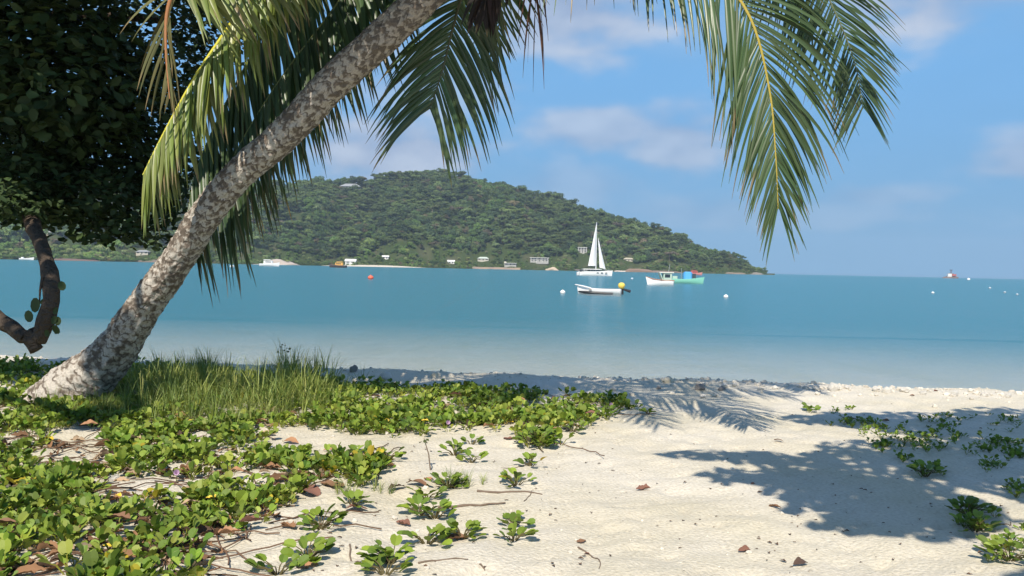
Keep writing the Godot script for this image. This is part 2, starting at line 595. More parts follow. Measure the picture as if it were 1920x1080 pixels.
func crown_mesh(kind: int, tint := Color.WHITE, with_trunk := true) -> ArrayMesh:
	var r := RandomNumberGenerator.new()
	r.seed = 400 + kind
	var m := MB.new()
	var lobes := []
	if kind <= 1:      # umbrella crowns in layers
		for k in (11 if kind == 0 else 9):
			var a := r.randf() * TAU
			var rad := sqrt(r.randf()) * 6.5
			lobes.append([Vector3(cos(a) * rad, r.randf_range(9.0, 12.5) - rad * 0.28, sin(a) * rad), Vector3(3.2, 1.15, 3.2) * r.randf_range(0.8, 1.2)])
	elif kind == 5:    # coconut palms: long arching fronds
		for k in 16:
			var a := TAU * k / 16.0 + r.randf_range(-0.15, 0.15)
			var up := r.randf_range(-0.2, 1.0)
			var last := Vector3(0, 10.5, 0)
			for s in 5:
				var f := (s + 1) / 5.0
				var nx := Vector3(cos(a) * f * 4.2, 10.5 + up * f * 2.6 - f * f * 3.2, sin(a) * f * 4.2)
				var side := Vector3(-sin(a), 0, cos(a)) * 0.75 * (1.0 - f * 0.6)
				var dn := Vector3(0, -0.6, 0)
				var g := r.randf_range(0.8, 1.2)
				m.col = Color(tint.r * g, tint.g * g, tint.b * g)
				var i0 := m.p(last); var i1 := m.p(nx); var i2 := m.p(nx + side + dn); var i3 := m.p(last + side + dn)
				var i4 := m.p(nx - side + dn); var i5 := m.p(last - side + dn)
				m.quad(i0, i1, i2, i3); m.quad(i0, i5, i4, i1)
				last = nx
	else:
		for k in (13 if kind == 2 else 10):
			var a := r.randf() * TAU
			var rad := sqrt(r.randf()) * 4.4
			lobes.append([Vector3(cos(a) * rad, r.randf_range(4.0, 10.0) - rad * 0.4, sin(a) * rad), Vector3(2.6, 2.0, 2.6) * r.randf_range(0.75, 1.25)])
	for l in lobes:
		for q in 62:
			var n := Vector3(r.randfn(), r.randfn() * 0.9 + 0.35, r.randfn()).normalized()
			var at: Vector3 = l[0] + n * l[1] * r.randf_range(0.72, 1.08)
			var face := (n + Vector3(r.randfn(), r.randfn() + 0.5, r.randfn()) * 0.45).normalized()
			var a := face.cross(Vector3(r.randfn(), r.randfn(), r.randfn())).normalized()
			var b := face.cross(a)
			var s := r.randf_range(0.45, 0.85)
			var g := r.randf_range(0.75, 1.3)
			m.col = Color(tint.r * g, tint.g * g, tint.b * g)
			var i0 := m.p(at - a * s); var i1 := m.p(at + b * s * 0.7); var i2 := m.p(at + a * s); var i3 := m.p(at - b * s * 0.7)
			m.tri(i0, i2, i1); m.tri(i0, i3, i2)
	if with_trunk:
		m.col = Color(2.6, 1.7, 3.2)
		m.tube([Vector3(0, -1, 0), Vector3(0.3, 6, 0.2), Vector3(0, 10, 0)], [0.42, 0.3, 0.15], 5, false)
		for l in lobes.slice(0, 5):
			m.tube([Vector3(0.2, 5, 0.1), l[0]], [0.22, 0.1], 4, false)
	return m.mesh(true)

# houses on the far shore: column, metres behind the shore, width in photograph pixels, look
var sites := [
	{"u": 657.0, "d": 26.0, "w": 22.0, "clear": 40.0, "look": "gable", "label": "white gabled house behind the far pale beach", "storeys": 2},
	{"u": 722.0, "d": 30.0, "w": 13.0, "clear": 40.0, "look": "gable", "label": "small white roofed cottage right of the gabled beach house", "storeys": 1},
	{"u": 845.0, "d": 28.0, "w": 14.0, "clear": 40.0, "look": "gable", "label": "little white house among palms left of the pink sea wall", "storeys": 1},
	{"u": 905.0, "d": 40.0, "w": 24.0, "clear": 80.0, "look": "hip", "label": "house with pale green hipped roof above the pink sea wall", "storeys": 1},
	{"u": 956.0, "d": 24.0, "w": 26.0, "clear": 40.0, "look": "flat", "label": "low white house with dark openings and a square end tower", "storeys": 1},
	{"u": 1010.0, "d": 40.0, "w": 40.0, "clear": 80.0, "look": "flat", "label": "long white flat roofed building left of the catamaran", "storeys": 2},
	{"u": 1090.0, "d": 58.0, "w": 20.0, "clear": 110.0, "look": "flat", "label": "white terraced house on the slope behind the catamaran stern", "storeys": 3},
	{"u": 1177.0, "d": 48.0, "w": 22.0, "clear": 80.0, "look": "hip", "label": "beige thatched pavilion on the slope right of the catamaran", "storeys": 1},
	{"u": 655.0, "d": 400.0, "w": 44.0, "clear": 34.0, "look": "hip", "label": "long grey roof on the ridge left of the summit", "storeys": 1},
	{"u": 268.0, "d": 40.0, "w": 26.0, "clear": 60.0, "look": "hip", "label": "grey brown house under trees on the left far shore", "storeys": 1},
	{"u": 90.0, "d": 90.0, "w": 20.0, "clear": 100.0, "look": "hip", "label": "pale stone house on the slope behind the crooked limb", "storeys": 2},
]

func build_far_shore() -> void:
	rng.seed = 31
	var white := mat("house_white", 0.78, 0.77, 0.73, 0.8)
	var dark := mat("house_opening", 0.05, 0.055, 0.06, 0.3)
	for s in sites:
		var depth: float = shore_depth(s.u) + s.d
		var q := hill_at(s.u, depth)
		var W: float = s.w / F * depth * 0.85
		var D := W * 0.55
		var st: int = s.storeys
		var H := 2.7 * st
		var t := thing("house", s.label, "house", q, 0.0, "houses on the far shore")
		var wall_mat := white
		if s.look == "flat": wall_mat = mat("house_shade_grey", 0.4, 0.39, 0.36, 0.85)  # white walls greyed: shade under the roof slab put into the colour
		if s.look == "hip": wall_mat = mat("house_cream", 0.5, 0.46, 0.38, 0.85)
		if s.d > 300.0: wall_mat = mat("house_slate", 0.22, 0.22, 0.22, 0.9)
		var m := MB.new()
		m.box(Vector3(0, H * 0.5 - 2.0, 0), Vector3(W, H + 4.0, D))
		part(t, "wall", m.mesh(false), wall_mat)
		m = MB.new()
		if s.look == "flat":
			m.box(Vector3(0, H + 0.3, 0.6), Vector3(W * 1.06, 0.6, D + 2.6))
			part(t, "roof", m.mesh(false), white)
		else:
			var e := 1.0
			var rise := W * (0.24 if s.look == "gable" else 0.16)
			var hx := W * 0.5 + e
			var hz := D * 0.5 + e
			var cut := 0.0 if s.look == "gable" else W * 0.26
			var a0 := m.p(Vector3(-hx, H, hz)); var a1 := m.p(Vector3(hx, H, hz)); var a2 := m.p(Vector3(hx, H, -hz)); var a3 := m.p(Vector3(-hx, H, -hz))
			var b0 := m.p(Vector3(-hx + cut, H + rise, 0)); var b1 := m.p(Vector3(hx - cut, H + rise, 0))
			m.quad(a0, b0, b1, a1); m.quad(a2, b1, b0, a3); m.tri(a3, b0, a0); m.tri(a1, b1, a2)
			m.quad(a0, a1, a2, a3)
			var rm := white
			if s.u == 905.0: rm = mat("roof_pale_green", 0.5, 0.55, 0.47, 0.6)
			if s.u == 1177.0: rm = mat("roof_thatch", 0.42, 0.38, 0.28, 0.95)
			if s.u == 655.0 or s.u == 268.0 or s.u == 90.0: rm = mat("roof_grey", 0.27, 0.28, 0.28, 0.8)
			part(t, "roof", m.mesh(false), rm)
		var n := maxi(2, int(W / 5.0))
		for f in st:
			for k in n:
				var w := MB.new()
				var wx := (k + 0.5 - n * 0.5) * W / n
				if f == 0 and k == n / 2:
					w.box(Vector3(wx, 1.1, D * 0.5 + 0.03), Vector3(1.5, 2.2, 0.12))
					part(t, "door", w.mesh(false), dark)
				else:
					w.box(Vector3(wx, 2.7 * f + 1.5, D * 0.5 + 0.03), Vector3(W / n * 0.55, 1.5, 0.12))
					part(t, "window", w.mesh(false), dark)
		if s.u == 956.0:
			var tw := MB.new()
			tw.box(Vector3(-W * 0.44, 2.6, 1.2), Vector3(3.4, 5.6, 3.4))
			part(t, "tower", tw.mesh(false), mat("house_cream", 0.5, 0.46, 0.38))
		if s.look == "flat" and st > 1:
			for k in 4:
				var c := MB.new()
				c.box(Vector3((k - 1.5) * W * 0.3, H * 0.5 - 1.0, D * 0.5 + 1.5), Vector3(0.45, H + 2.0, 0.45))
				part(t, "column", c.mesh(false), white)
	# beaches, rocks and walls along the waterline
	for b in [[600.0, 800.0, 0.62, 0.55, 0.43, "pale sand beach below the white gabled house across the bay", 3.2], [470.0, 560.0, 0.5, 0.46, 0.38, "pale sand strip behind the white motor yacht", 2.6]]:
		var m := MB.new()
		var n := 30
		for i in n + 1:
			var u := lerpf(b[0], b[1], i / float(n))
			var d0 := shore_depth(u)
			var taper := sin(PI * i / n)
			var a := hill_at(u, d0); a.y = SEA - 0.3; a.z += 22.0 * taper
			var c := a; c.y = SEA + b[6] * taper * 0.8; c.z -= 26.0 * taper
			var e := c; e.y = SEA - 2.0; e.z -= 20.0
			m.p(a); m.p(c); m.p(e)
		for i in n:
			m.quad(i * 3, i * 3 + 1, i * 3 + 4, i * 3 + 3)
			m.quad(i * 3 + 1, i * 3 + 2, i * 3 + 5, i * 3 + 4)
		structure("far_beach", m.mesh(), mat("far_sand_%d" % int(b[0]), b[2], b[3], b[4], 0.95), b[5])
	var wm := MB.new()
	var wall := thing("sea_wall", "low pinkish stone sea wall on the far shore", "wall", hill_at(930, shore_depth(930) - 4.0))
	for k in 9:
		wm = MB.new()
		wm.box(Vector3((k - 4.0) * 8.1, 1.2, rnd(-0.3, 0.3)), Vector3(8.0, rnd(4.6, 5.6), 3.0))
		part(wall, "block", wm.mesh(false), mat("wall_pink_%d" % (k % 3), 0.36 + 0.03 * (k % 3), 0.27 + 0.02 * (k % 3), 0.22, 0.95))
	var rocks := [[528.0, 26.0, 9.0, "broad pinkish rock outcrop behind the white motor yacht", 0.40, 0.34, 0.29], [1035.0, 16.0, 6.0, "sandy rock at the waterline right of the long white building", 0.48, 0.38, 0.27], [1195.0, 34.0, 9.0, "reddish eroded bank right of the catamaran", 0.22, 0.15, 0.11], [1250.0, 30.0, 6.0, "reddish brown shore rock behind the small fishing boat", 0.2, 0.15, 0.12], [1160.0, 10.0, 3.5, "small pale rock beside the catamaran bow", 0.5, 0.43, 0.36], [1420.0, 14.0, 4.5, "grey rock shelf at the tip of the headland", 0.2, 0.18, 0.15], [1375.0, 20.0, 4.0, "low brown rocks near the headland tip", 0.2, 0.16, 0.12], [1090.0, 26.0, 4.0, "dark rocks on the shore below the terraced house", 0.13, 0.11, 0.1], [300.0, 40.0, 5.0, "long brown rocks on the left far shore", 0.16, 0.13, 0.10], [130.0, 46.0, 4.0, "reddish low rocks below the trees on the left shore", 0.15, 0.10, 0.08]]
	for r in rocks:
		var d0 := shore_depth(r[0])
		single("shore_rock", r[3], "rock", lump(int(r[0]), 3, 0.3), mat("rock_%d" % int(r[0]), r[4], r[5], r[6], 0.95), Transform3D(Basis.IDENTITY.scaled(Vector3(r[1], r[2], 9.0)), Vector3((r[0] - 960.0) / F * d0, SEA - r[2] * 0.25, -d0 + 2.0)), "rocks on the far shore")
	# islet on the horizon
	var isl := px(1781, 521.5, 1700.0)
	isl.y = SEA
	var t := thing("rocky_islet", "tiny rocky islet with a white and red hut on the horizon", "islet", isl)
	part(t, "rock", lump(61, 3, 0.35), mat("islet_rock", 0.17, 0.13, 0.11, 0.95), Transform3D(Basis.IDENTITY.scaled(Vector3(17, 8, 9)), Vector3(0, -1.5, 0)))
	part(t, "rock", lump(62, 3, 0.3), mat("islet_rock"  , 0.17, 0.13, 0.11), Transform3D(Basis.IDENTITY.scaled(Vector3(8, 11, 6)), Vector3(4, 0, 0)))
	var hm := MB.new()
	hm.box(Vector3(-3.5, 6.5, 4.0), Vector3(8.0, 6.5, 5.0))
	part(t, "hut", hm.mesh(false), mat("house_white", 0.78, 0.77, 0.73))
	hm = MB.new()
	hm.box(Vector3(5.5, 7.0, 4.5), Vector3(9.0, 4.0, 4.5))
	part(t, "red_wall", hm.mesh(false), mat("hut_red", 0.45, 0.12, 0.1, 0.8))
	hm = MB.new()
	hm.tube([Vector3(1, 8, 2), Vector3(1, 17, 2)], [1.2, 0.9], 8)
	hm.box(Vector3(1, 17.5, 2), Vector3(4.5, 1.6, 4.0))
	part(t, "beacon", hm.mesh(false), mat("beacon_grey", 0.12, 0.11, 0.13, 0.8))

func lump(sd: int, sub := 2, rough := 0.25) -> ArrayMesh:
	# an uneven stone: a subdivided octahedron pushed by noise and cut by planes
	var vs := [Vector3.RIGHT, Vector3.LEFT, Vector3.UP, Vector3.DOWN, Vector3.BACK, Vector3.FORWARD]
	var fs := [[2, 4, 0], [2, 0, 5], [2, 5, 1], [2, 1, 4], [3, 0, 4], [3, 5, 0], [3, 1, 5], [3, 4, 1]]
	for s in sub:
		var nf := []
		var cache := {}
		for f in fs:
			var mid := []
			for k in 3:
				var a: int = f[k]; var b: int = f[(k + 1) % 3]
				var key := Vector2i(mini(a, b), maxi(a, b))
				if not cache.has(key):
					cache[key] = vs.size()
					vs.append(((vs[a] + vs[b]) * 0.5).normalized())
				mid.append(cache[key])
			nf.append([f[0], mid[0], mid[2]]); nf.append([mid[0], f[1], mid[1]]); nf.append([mid[2], mid[1], f[2]]); nf.append([mid[0], mid[1], mid[2]])
		fs = nf
	var n := FastNoiseLite.new()
	n.seed = sd; n.frequency = 0.9; n.fractal_octaves = 4
	var r := RandomNumberGenerator.new()
	r.seed = sd
	var planes := []
	for k in 5: planes.append([Vector3(r.randfn(), r.randfn(), r.randfn()).normalized(), r.randf_range(0.6, 0.9)])
	var m := MB.new()
	for q in vs:
		var d: float = 1.0 + rough * 1.6 * n.get_noise_3dv(q)
		var w: Vector3 = q * d
		for pl in planes:
			var o: float = w.dot(pl[0]) - pl[1]
			if o > 0.0: w -= pl[0] * o * 0.85
		m.p(w)
	for f in fs: m.tri(f[0], f[2], f[1])
	return m.mesh(sub > 2)

# ---------------------------------------------------------------- boats
# hull along +x (bow), y up from the waterline; open > 0 makes an open well that deep below the gunwale
func hull_mesh(L: float, B: float, side: float, bow: float, stern: float, draft: float, open := 0.0, fine := 2.0) -> Array:
	var n := 18
	var m := MB.new()
	var dk := MB.new()
	for i in n + 1:
		var t := float(i) / n
		var x := (t - 0.5) * L
		var hb := B * 0.5 * (1.0 - pow(clampf((t - 0.35) / 0.65, 0.0, 1.0), fine)) * lerpf(0.86, 1.0, smoothstep(0.0, 0.3, t))
		hb = maxf(hb, 0.02)
		var g := side + bow * pow(clampf((t - 0.3) / 0.7, 0.0, 1.0), 2.2) + stern * pow(clampf((0.25 - t) / 0.25, 0.0, 1.0), 2.0)
		var k := -draft * (1.0 - pow(clampf((t - 0.7) / 0.3, 0.0, 1.0), 2.0) * 0.9)
		var rake := bow * 0.55 * pow(clampf((t - 0.75) / 0.25, 0.0, 1.0), 2.0)
		for s in [-1.0, 1.0]:
			m.p(Vector3(x, k, 0.02 * s)); m.p(Vector3(x, k * 0.35, s * hb * 0.72)); m.p(Vector3(x + rake * 0.4, g * 0.45, s * hb * 0.93)); m.p(Vector3(x + rake, g, s * hb)); m.p(Vector3(x + rake, g, s * maxf(hb - 0.09, 0.01)))
		var low := g - maxf(open, 0.06)
		for s in [-1.0, 1.0]:
			dk.p(Vector3(x + rake, g - 0.005, s * maxf(hb - 0.09, 0.01))); dk.p(Vector3(x + rake * 0.6, low, s * maxf(hb - 0.16, 0.005)))
	for i in n:
		for s in 2:
			for j in 4:
				var a := i * 10 + s * 5 + j
				if s == 1: m.quad(a, a + 1, a + 11, a + 10)
				else: m.quad(a, a + 10, a + 11, a + 1)
		var b := i * 4
		dk.quad(b, b + 1, b + 5, b + 4)
		dk.quad(b + 2, b + 6, b + 7, b + 3)
		dk.quad(b + 1, b + 3, b + 7, b + 5)
	# transom
	for j in 3:
		m.quad(j, j + 1, 5 + j + 1, 5 + j)
	return [m.mesh(true), dk.mesh(false)]

func on_sea(x: float, y: float) -> Vector3:
	return on_plane(x, y, SEA)

func build_boats() -> void:
	rng.seed = 12
	var white := mat("boat_white", 0.82, 0.81, 0.78, 0.35)
	var grey := mat("boat_grey", 0.35, 0.36, 0.37, 0.6)
	var black := mat("boat_black", 0.02, 0.022, 0.025, 0.4)
	var glass := mat("boat_glass", 0.03, 0.04, 0.05, 0.1)
	var m: MB
	# open skiff with the yellow outboard cover; bow to the left
	var at := on_sea(1124, 550.5)
	var s := -at.z / F
	var t := thing("skiff", "white open skiff with black bottom and yellow covered outboard motor", "boat", at, PI - 0.06)
	var L := 80.0 * s
	var hm := hull_mesh(L, 1.9, 0.5, 0.2, 0.02, 0.25, 0.38)
	part(t, "hull", hm[0], white)
	part(t, "floor", hm[1], grey)
	m = MB.new()
	for side in [-1.0, 1.0]:
		m.tube([Vector3(-L * 0.3, 0.02, side * 0.88), Vector3(L * 0.12, 0.07, side * 0.86), Vector3(L * 0.34, 0.12, side * 0.58), Vector3(L * 0.49, 0.18, side * 0.09)], [0.1, 0.14, 0.14, 0.07], 6)
	part(t, "bottom_paint", m.mesh(), black)
	for k in 3:
		m = MB.new()
		m.box(Vector3(L * (-0.26 + 0.24 * k), 0.4, 0), Vector3(0.28, 0.05, 1.55))
		part(t, "thwart", m.mesh(false), mat("thwart_wood", 0.4, 0.33, 0.24, 0.8))
	m = MB.new()
	m.tube([Vector3(L * 0.2, 0.55, -0.78), Vector3(L * 0.38, 0.72, -0.5), Vector3(L * 0.57, 0.84, 0.0), Vector3(L * 0.38, 0.72, 0.5), Vector3(L * 0.2, 0.55, 0.78)], [0.04, 0.06, 0.07, 0.06, 0.04], 6)
	part(t, "bow_rail", m.mesh(), white)
	m = MB.new()
	m.tube([Vector3(-L * 0.5, 0.55, 0), Vector3(-L * 0.5 - 0.02, 0.62, 0), Vector3(-L * 0.5 - 0.04, 0.85, 0), Vector3(-L * 0.5 - 0.05, 1.05, 0), Vector3(-L * 0.5 - 0.05, 1.16, 0)], [0.16, 0.27, 0.36, 0.31, 0.12], 12)
	part(t, "motor_cover", m.mesh(), mat("cover_yellow", 0.80, 0.58, 0.10, 0.6))
	m = MB.new()
	m.box(Vector3(-L * 0.5 - 0.12, 0.35, 0), Vector3(0.26, 0.8, 0.2))
	m.tube([Vector3(-L * 0.5 - 0.2, 0.5, 0), Vector3(-L * 0.5 - 0.95, 0.28, 0.1)], [0.1, 0.16], 8)
	part(t, "motor_leg", m.mesh(false), black)
	# sailing catamaran, bow to the right
	at = on_sea(1114, 516.5)
	s = -at.z / F
	t = thing("sailing_catamaran", "white sailing catamaran with both sails up before the wooded hill", "sailing boat", at, 0.1)
	L = 62.0 * s
	for side in [-1.0, 1.0]:
		hm = hull_mesh(L, 1.9, 1.7, 0.55, -0.5, 0.5, 0.0, 2.6)
		var h := part(t, "hull", hm[0], white, Transform3D(Basis.IDENTITY, Vector3(0, 0, side * 2.9)))
		part(h, "deck", hm[1], white)
		for k in 3:
			m = MB.new()
			m.box(Vector3(L * (0.05 + 0.13 * k), 1.12, side * 0.93), Vector3(0.9, 0.36, 0.08))
			part(h, "window", m.mesh(false), glass)
		m = MB.new()
		m.box(Vector3(-L * 0.44, 0.35, 0), Vector3(L * 0.1, 0.5, 1.4), Basis.IDENTITY, 0.1)
		part(h, "stern_step", m.mesh(false), white)
	m = MB.new()
	m.box(Vector3(-L * 0.03, 1.25, 0), Vector3(L * 0.62, 0.7, 5.6), Basis.IDENTITY, 0.3)
	part(t, "bridge_deck", m.mesh(false), white)
	m = MB.new()
	m.box(Vector3(-L * 0.02, 2.05, 0), Vector3(L * 0.38, 0.8, 4.6), Basis.IDENTITY, 0.7)
	part(t, "saloon_window", m.mesh(false), glass)
	m = MB.new()
	m.box(Vector3(-L * 0.08, 2.62, 0), Vector3(L * 0.56, 0.26, 5.0), Basis.IDENTITY, 0.8)
	part(t, "roof", m.mesh(false), white)
	m = MB.new()
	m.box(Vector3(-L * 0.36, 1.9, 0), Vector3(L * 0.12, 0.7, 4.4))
	part(t, "cockpit_shade_block", m.mesh(false), mat("cockpit_dark", 0.06, 0.07, 0.08, 0.7))  # dark box painted in for the shade inside the cockpit
	for k in 2:
		m = MB.new()
		m.tube([Vector3(-L * 0.34, 1.5, -2.2 + 4.4 * k), Vector3(-L * 0.34, 2.6, -2.2 + 4.4 * k)], [0.07, 0.07], 6)
		part(t, "roof_post", m.mesh(), white)
	var mast_h := 100.0 * s
	var mx := 3.0 * s
	m = MB.new()
	m.tube([Vector3(mx, 2.4, 0), Vector3(mx, mast_h * 0.6, 0), Vector3(mx - 0.1, mast_h, 0)], [0.22, 0.2, 0.12], 8)
	part(t, "mast", m.mesh(), mat("mast_grey", 0.6, 0.61, 0.62, 0.35))
	m = MB.new()
	m.tube([Vector3(mx, 3.7, 0), Vector3(mx - L * 0.27, 3.6, 0.4)], [0.14, 0.14], 6)
	part(t, "boom", m.mesh(), mat("sail_bag", 0.04, 0.045, 0.05, 0.8))
	part(t, "mainsail", sail(Vector3(mx - 0.25, 4.0, 0), Vector3(mx - L * 0.25, 4.0, 0.6), Vector3(mx - 0.2, mast_h * 0.985, 0), 0.5), mat("sailcloth", 0.74, 0.74, 0.74, 0.8))
	part(t, "jib", sail(Vector3(mx + 1.5, 3.4, 0.3), Vector3(mx + L * 0.30, 2.6, 0), Vector3(mx + 0.6, mast_h * 0.72, 0), 0.7), mat("sailcloth", 0.74, 0.74, 0.74))
	m = MB.new()
	m.tube([Vector3(L * 0.46, 1.8, 0), Vector3(mx + 0.2, mast_h * 0.82, 0)], [0.035, 0.03], 4)
	part(t, "forestay", m.mesh(), grey)
	for side in [-1.0, 1.0]:
		m = MB.new()
		m.tube([Vector3(mx - 1.6, 1.9, side * 3.4), Vector3(mx - 0.1, mast_h * 0.9, 0)], [0.03, 0.03], 4)
		part(t, "shroud", m.mesh(), grey)
		m = MB.new()
		m.tube([Vector3(-L * 0.3, 2.4, side * 3.6), Vector3(L * 0.1, 2.45, side * 3.7), Vector3(L * 0.45, 2.7, side * 3.1)], [0.025, 0.025, 0.025], 4)
		for k in 6: m.tube([Vector3(L * (-0.3 + 0.14 * k), 1.6, side * 3.62), Vector3(L * (-0.3 + 0.14 * k), 2.42, side * 3.62)], [0.025, 0.025], 4)
		part(t, "guard_rail", m.mesh(), grey)
	# small white fishing boat with the pale green wheelhouse; bow left
	at = on_sea(1238, 533.5)
	s = -at.z / F
	t = thing("fishing_boat", "small white fishing boat with pale green raked wheelhouse", "boat", at, PI + 0.12, "moored fishing boats")
	L = 50.0 * s
	hm = hull_mesh(L, L * 0.3, L * 0.15, L * 0.13, L * 0.02, 0.4, 0.25)
	part(t, "hull", hm[0], white)
	part(t, "deck", hm[1], mat("deck_tan", 0.45, 0.36, 0.26, 0.8))
	m = MB.new()
	for side in [-1.0, 1.0]:
		m.tube([Vector3(-L * 0.5, L * 0.165, side * L * 0.135), Vector3(0, L * 0.165, side * L * 0.15), Vector3(L * 0.3, L * 0.205, side * L * 0.095), Vector3(L * 0.55, L * 0.285, 0)], [0.06, 0.07, 0.07, 0.05], 6)
	part(t, "gunwale", m.mesh(), mat("gunwale_orange", 0.5, 0.22, 0.12, 0.7))
	var pale_green := mat("cabin_pale_green", 0.42, 0.55, 0.46, 0.6)
	m = MB.new()
	m.box(Vector3(-L * 0.26, L * 0.29, 0), Vector3(L * 0.34, L * 0.3, L * 0.2), Basis.IDENTITY, 0.12)
	part(t, "wheelhouse", m.mesh(false), pale_green)
	m = MB.new()
	m.box(Vector3(-L * 0.2, L * 0.455, 0), Vector3(L * 0.56, L * 0.035, L * 0.26))
	part(t, "roof", m.mesh(false), mat("roof_cream", 0.7, 0.67, 0.58, 0.6))
	m = MB.new()
	var w0 := L * 0.03
	m.box(Vector3(L * 0.0, L * 0.31, 0), Vector3(w0, L * 0.34, L * 0.24), Basis(Vector3.BACK, -0.42))
	part(t, "windscreen", m.mesh(false), pale_green)
	for side in [-1.0, 1.0]:
		m = MB.new()
		m.box(Vector3(-L * 0.24, L * 0.33, side * L * 0.102), Vector3(L * 0.2, L * 0.12, 0.05))
		part(t, "window", m.mesh(false), glass)
	m = MB.new()
	m.tube([Vector3(-L * 0.3, L * 0.45, 0), Vector3(-L * 0.36, L * 0.78, 0)], [0.05, 0.03], 5)
	part(t, "aerial", m.mesh(), grey)
	# green fishing boat with blue tarpaulin; bow right
	at = on_sea(1285, 530.5)
	s = -at.z / F
	t = thing("fishing_boat", "mint green fishing boat with blue covered cabin behind the white one", "boat", at, -0.05, "moored fishing boats")
	L = 66.0 * s
	hm = hull_mesh(L, L * 0.26, L * 0.11, L * 0.07, L * 0.05, 0.5, 0.2)
	part(t, "hull", hm[0], mat("hull_mint", 0.22, 0.55, 0.42, 0.45))
	part(t, "deck", hm[1], mat("deck_green", 0.14, 0.35, 0.28, 0.8))
	m = MB.new()
	m.box(Vector3(L * 0.06, L * 0.2, 0), Vector3(L * 0.24, L * 0.2, L * 0.17), Basis.IDENTITY, 0.3)
	part(t, "cabin", m.mesh(false), mat("cabin_blue", 0.10, 0.40, 0.75, 0.6))
	m = MB.new()
	m.box(Vector3(L * 0.06, L * 0.305, 0), Vector3(L * 0.18, L * 0.03, L * 0.15), Basis.IDENTITY, 0.2)
	part(t, "tarpaulin", m.mesh(false), mat("tarp_blue", 0.15, 0.45, 0.8, 0.7))
	m = MB.new()
	m.box(Vector3(L * 0.23, L * 0.2, 0), Vector3(L * 0.1, L * 0.14, L * 0.15))
	part(t, "wheelhouse", m.mesh(false), mat("wheelhouse_dark", 0.05, 0.07, 0.08, 0.4))
	m = MB.new()
	m.box(Vector3(-L * 0.3, L * 0.14, 0), Vector3(L * 0.14, L * 0.1, L * 0.12), Basis.IDENTITY, 0.1)
	part(t, "engine_box", m.mesh(false), pale_green)
	m = MB.new()
	m.tube([Vector3(-L * 0.12, L * 0.1, 0), Vector3(-L * 0.12, L * 0.42, 0)], [0.06, 0.04], 5)
	part(t, "mast", m.mesh(), grey)
	# red boat far behind it
	small_boat(1303, 515.6, 26, "pink and red launch behind the mint green boat", mat("hull_pink", 0.6, 0.24, 0.22, 0.6), mat("cabin_red", 0.55, 0.12, 0.1, 0.6), 0.0, true)
	# boats along the far shore on the left
	small_boat(50, 487.5, 26, "plain white boat moored left of the crooked limb", white, white, 0.0, false)
	small_boat(184, 489.5, 25, "white boat with tan cabin between limb and palm", white, mat("cabin_tan", 0.55, 0.38, 0.2, 0.7), PI, true)
	small_boat(392, 490.0, 30, "tall white ferry seen between hanging palm leaflets", white, white, 0.0, true, 1.7)
	small_boat(505, 499.0, 36, "white motor yacht moored off the far sand strip", white, white, 0.0, true)
	small_boat(634, 501.5, 32, "yellow orange boat with dark hull off the far beach", mat("hull_dark", 0.07, 0.06, 0.06, 0.5), mat("cabin_orange", 0.75, 0.42, 0.10, 0.6), PI, true)
	# buoys
	var buoys := [[695, 522.5, 11, "red round mooring buoy floating on the bay", Vector3(0.75, 0.14, 0.07)], [1055, 549.5, 10, "white mooring buoy left of the open skiff", Vector3(0.8, 0.79, 0.74)], [1361, 557.5, 9, "white mooring buoy nearest the shore on the right", Vector3(0.8, 0.79, 0.74)], [1749, 550, 6, "white buoy left of the far right trio", Vector3(0.6, 0.66, 0.68)], [1816, 525, 6, "white buoy close under the horizon beside the islet", Vector3(0.8, 0.8, 0.78)], [1856, 541, 5, "pale buoy highest of the far right trio", Vector3(0.4, 0.48, 0.52)], [1884, 549, 5, "pale buoy in the middle of the far right trio", Vector3(0.36, 0.44, 0.48)], [1907, 553, 5, "pale buoy lowest of the far right trio", Vector3(0.36, 0.44, 0.48)], [1185, 523.5, 5, "faint pale buoy between catamaran and fishing boat", Vector3(0.45, 0.55, 0.6)], [435, 501.0, 8, "white pointed buoy left of the motor yacht", Vector3(0.8, 0.8, 0.76)]]
	for b in buoys:
		at = on_sea(b[0], b[1])
		var r: float = b[2] * 0.5 * -at.z / F
		t = thing("mooring_buoy", b[3], "buoy", at, 0.0, "mooring buoys on the bay")
		m = MB.new()
		var pts := []; var rad := []
		for k in 9:
			var a := lerpf(-PI * 0.5, PI * 0.5, k / 8.0)
			pts.append(Vector3(0, r * 0.35 + sin(a) * r * 0.75, 0)); rad.append(maxf(0.02, cos(a) * r))
		m.tube(pts, rad, 12)
		part(t, "float", m.mesh(), mat("buoy_%d" % int(b[0]), b[4].x, b[4].y, b[4].z, 0.5))
		m = MB.new()
		var tall := 2.6 if b[0] == 435 else 1.35
		m.tube([Vector3(0, r * 0.9, 0), Vector3(0, r * tall, 0)], [r * 0.3, r * 0.1], 8)
		part(t, "top_ring", m.mesh(), mat("buoy_%d" % int(b[0]), 0.8, 0.8, 0.8))

func sail(a: Vector3, b: Vector3, top: Vector3, belly: float) -> ArrayMesh:
	var m := MB.new()
	var n := 12
	for side in [0.0, 0.03]:
		for i in n + 1:
			var v := float(i) / n
			for j in 6:
				var u := j / 5.0
				var q := a.lerp(b, u).lerp(top, v)
				m.p(q + Vector3(0, 0, side + belly * sin(PI * u) * sin(PI * minf(v + 0.15, 1.0))))
	for s in 2:
		for i in n:
			for j in 5:
				var k := s * (n + 1) * 6 + i * 6 + j
				if s == 0: m.quad(k, k + 1, k + 7, k + 6)
				else: m.quad(k, k + 6, k + 7, k + 1)
	return m.mesh()

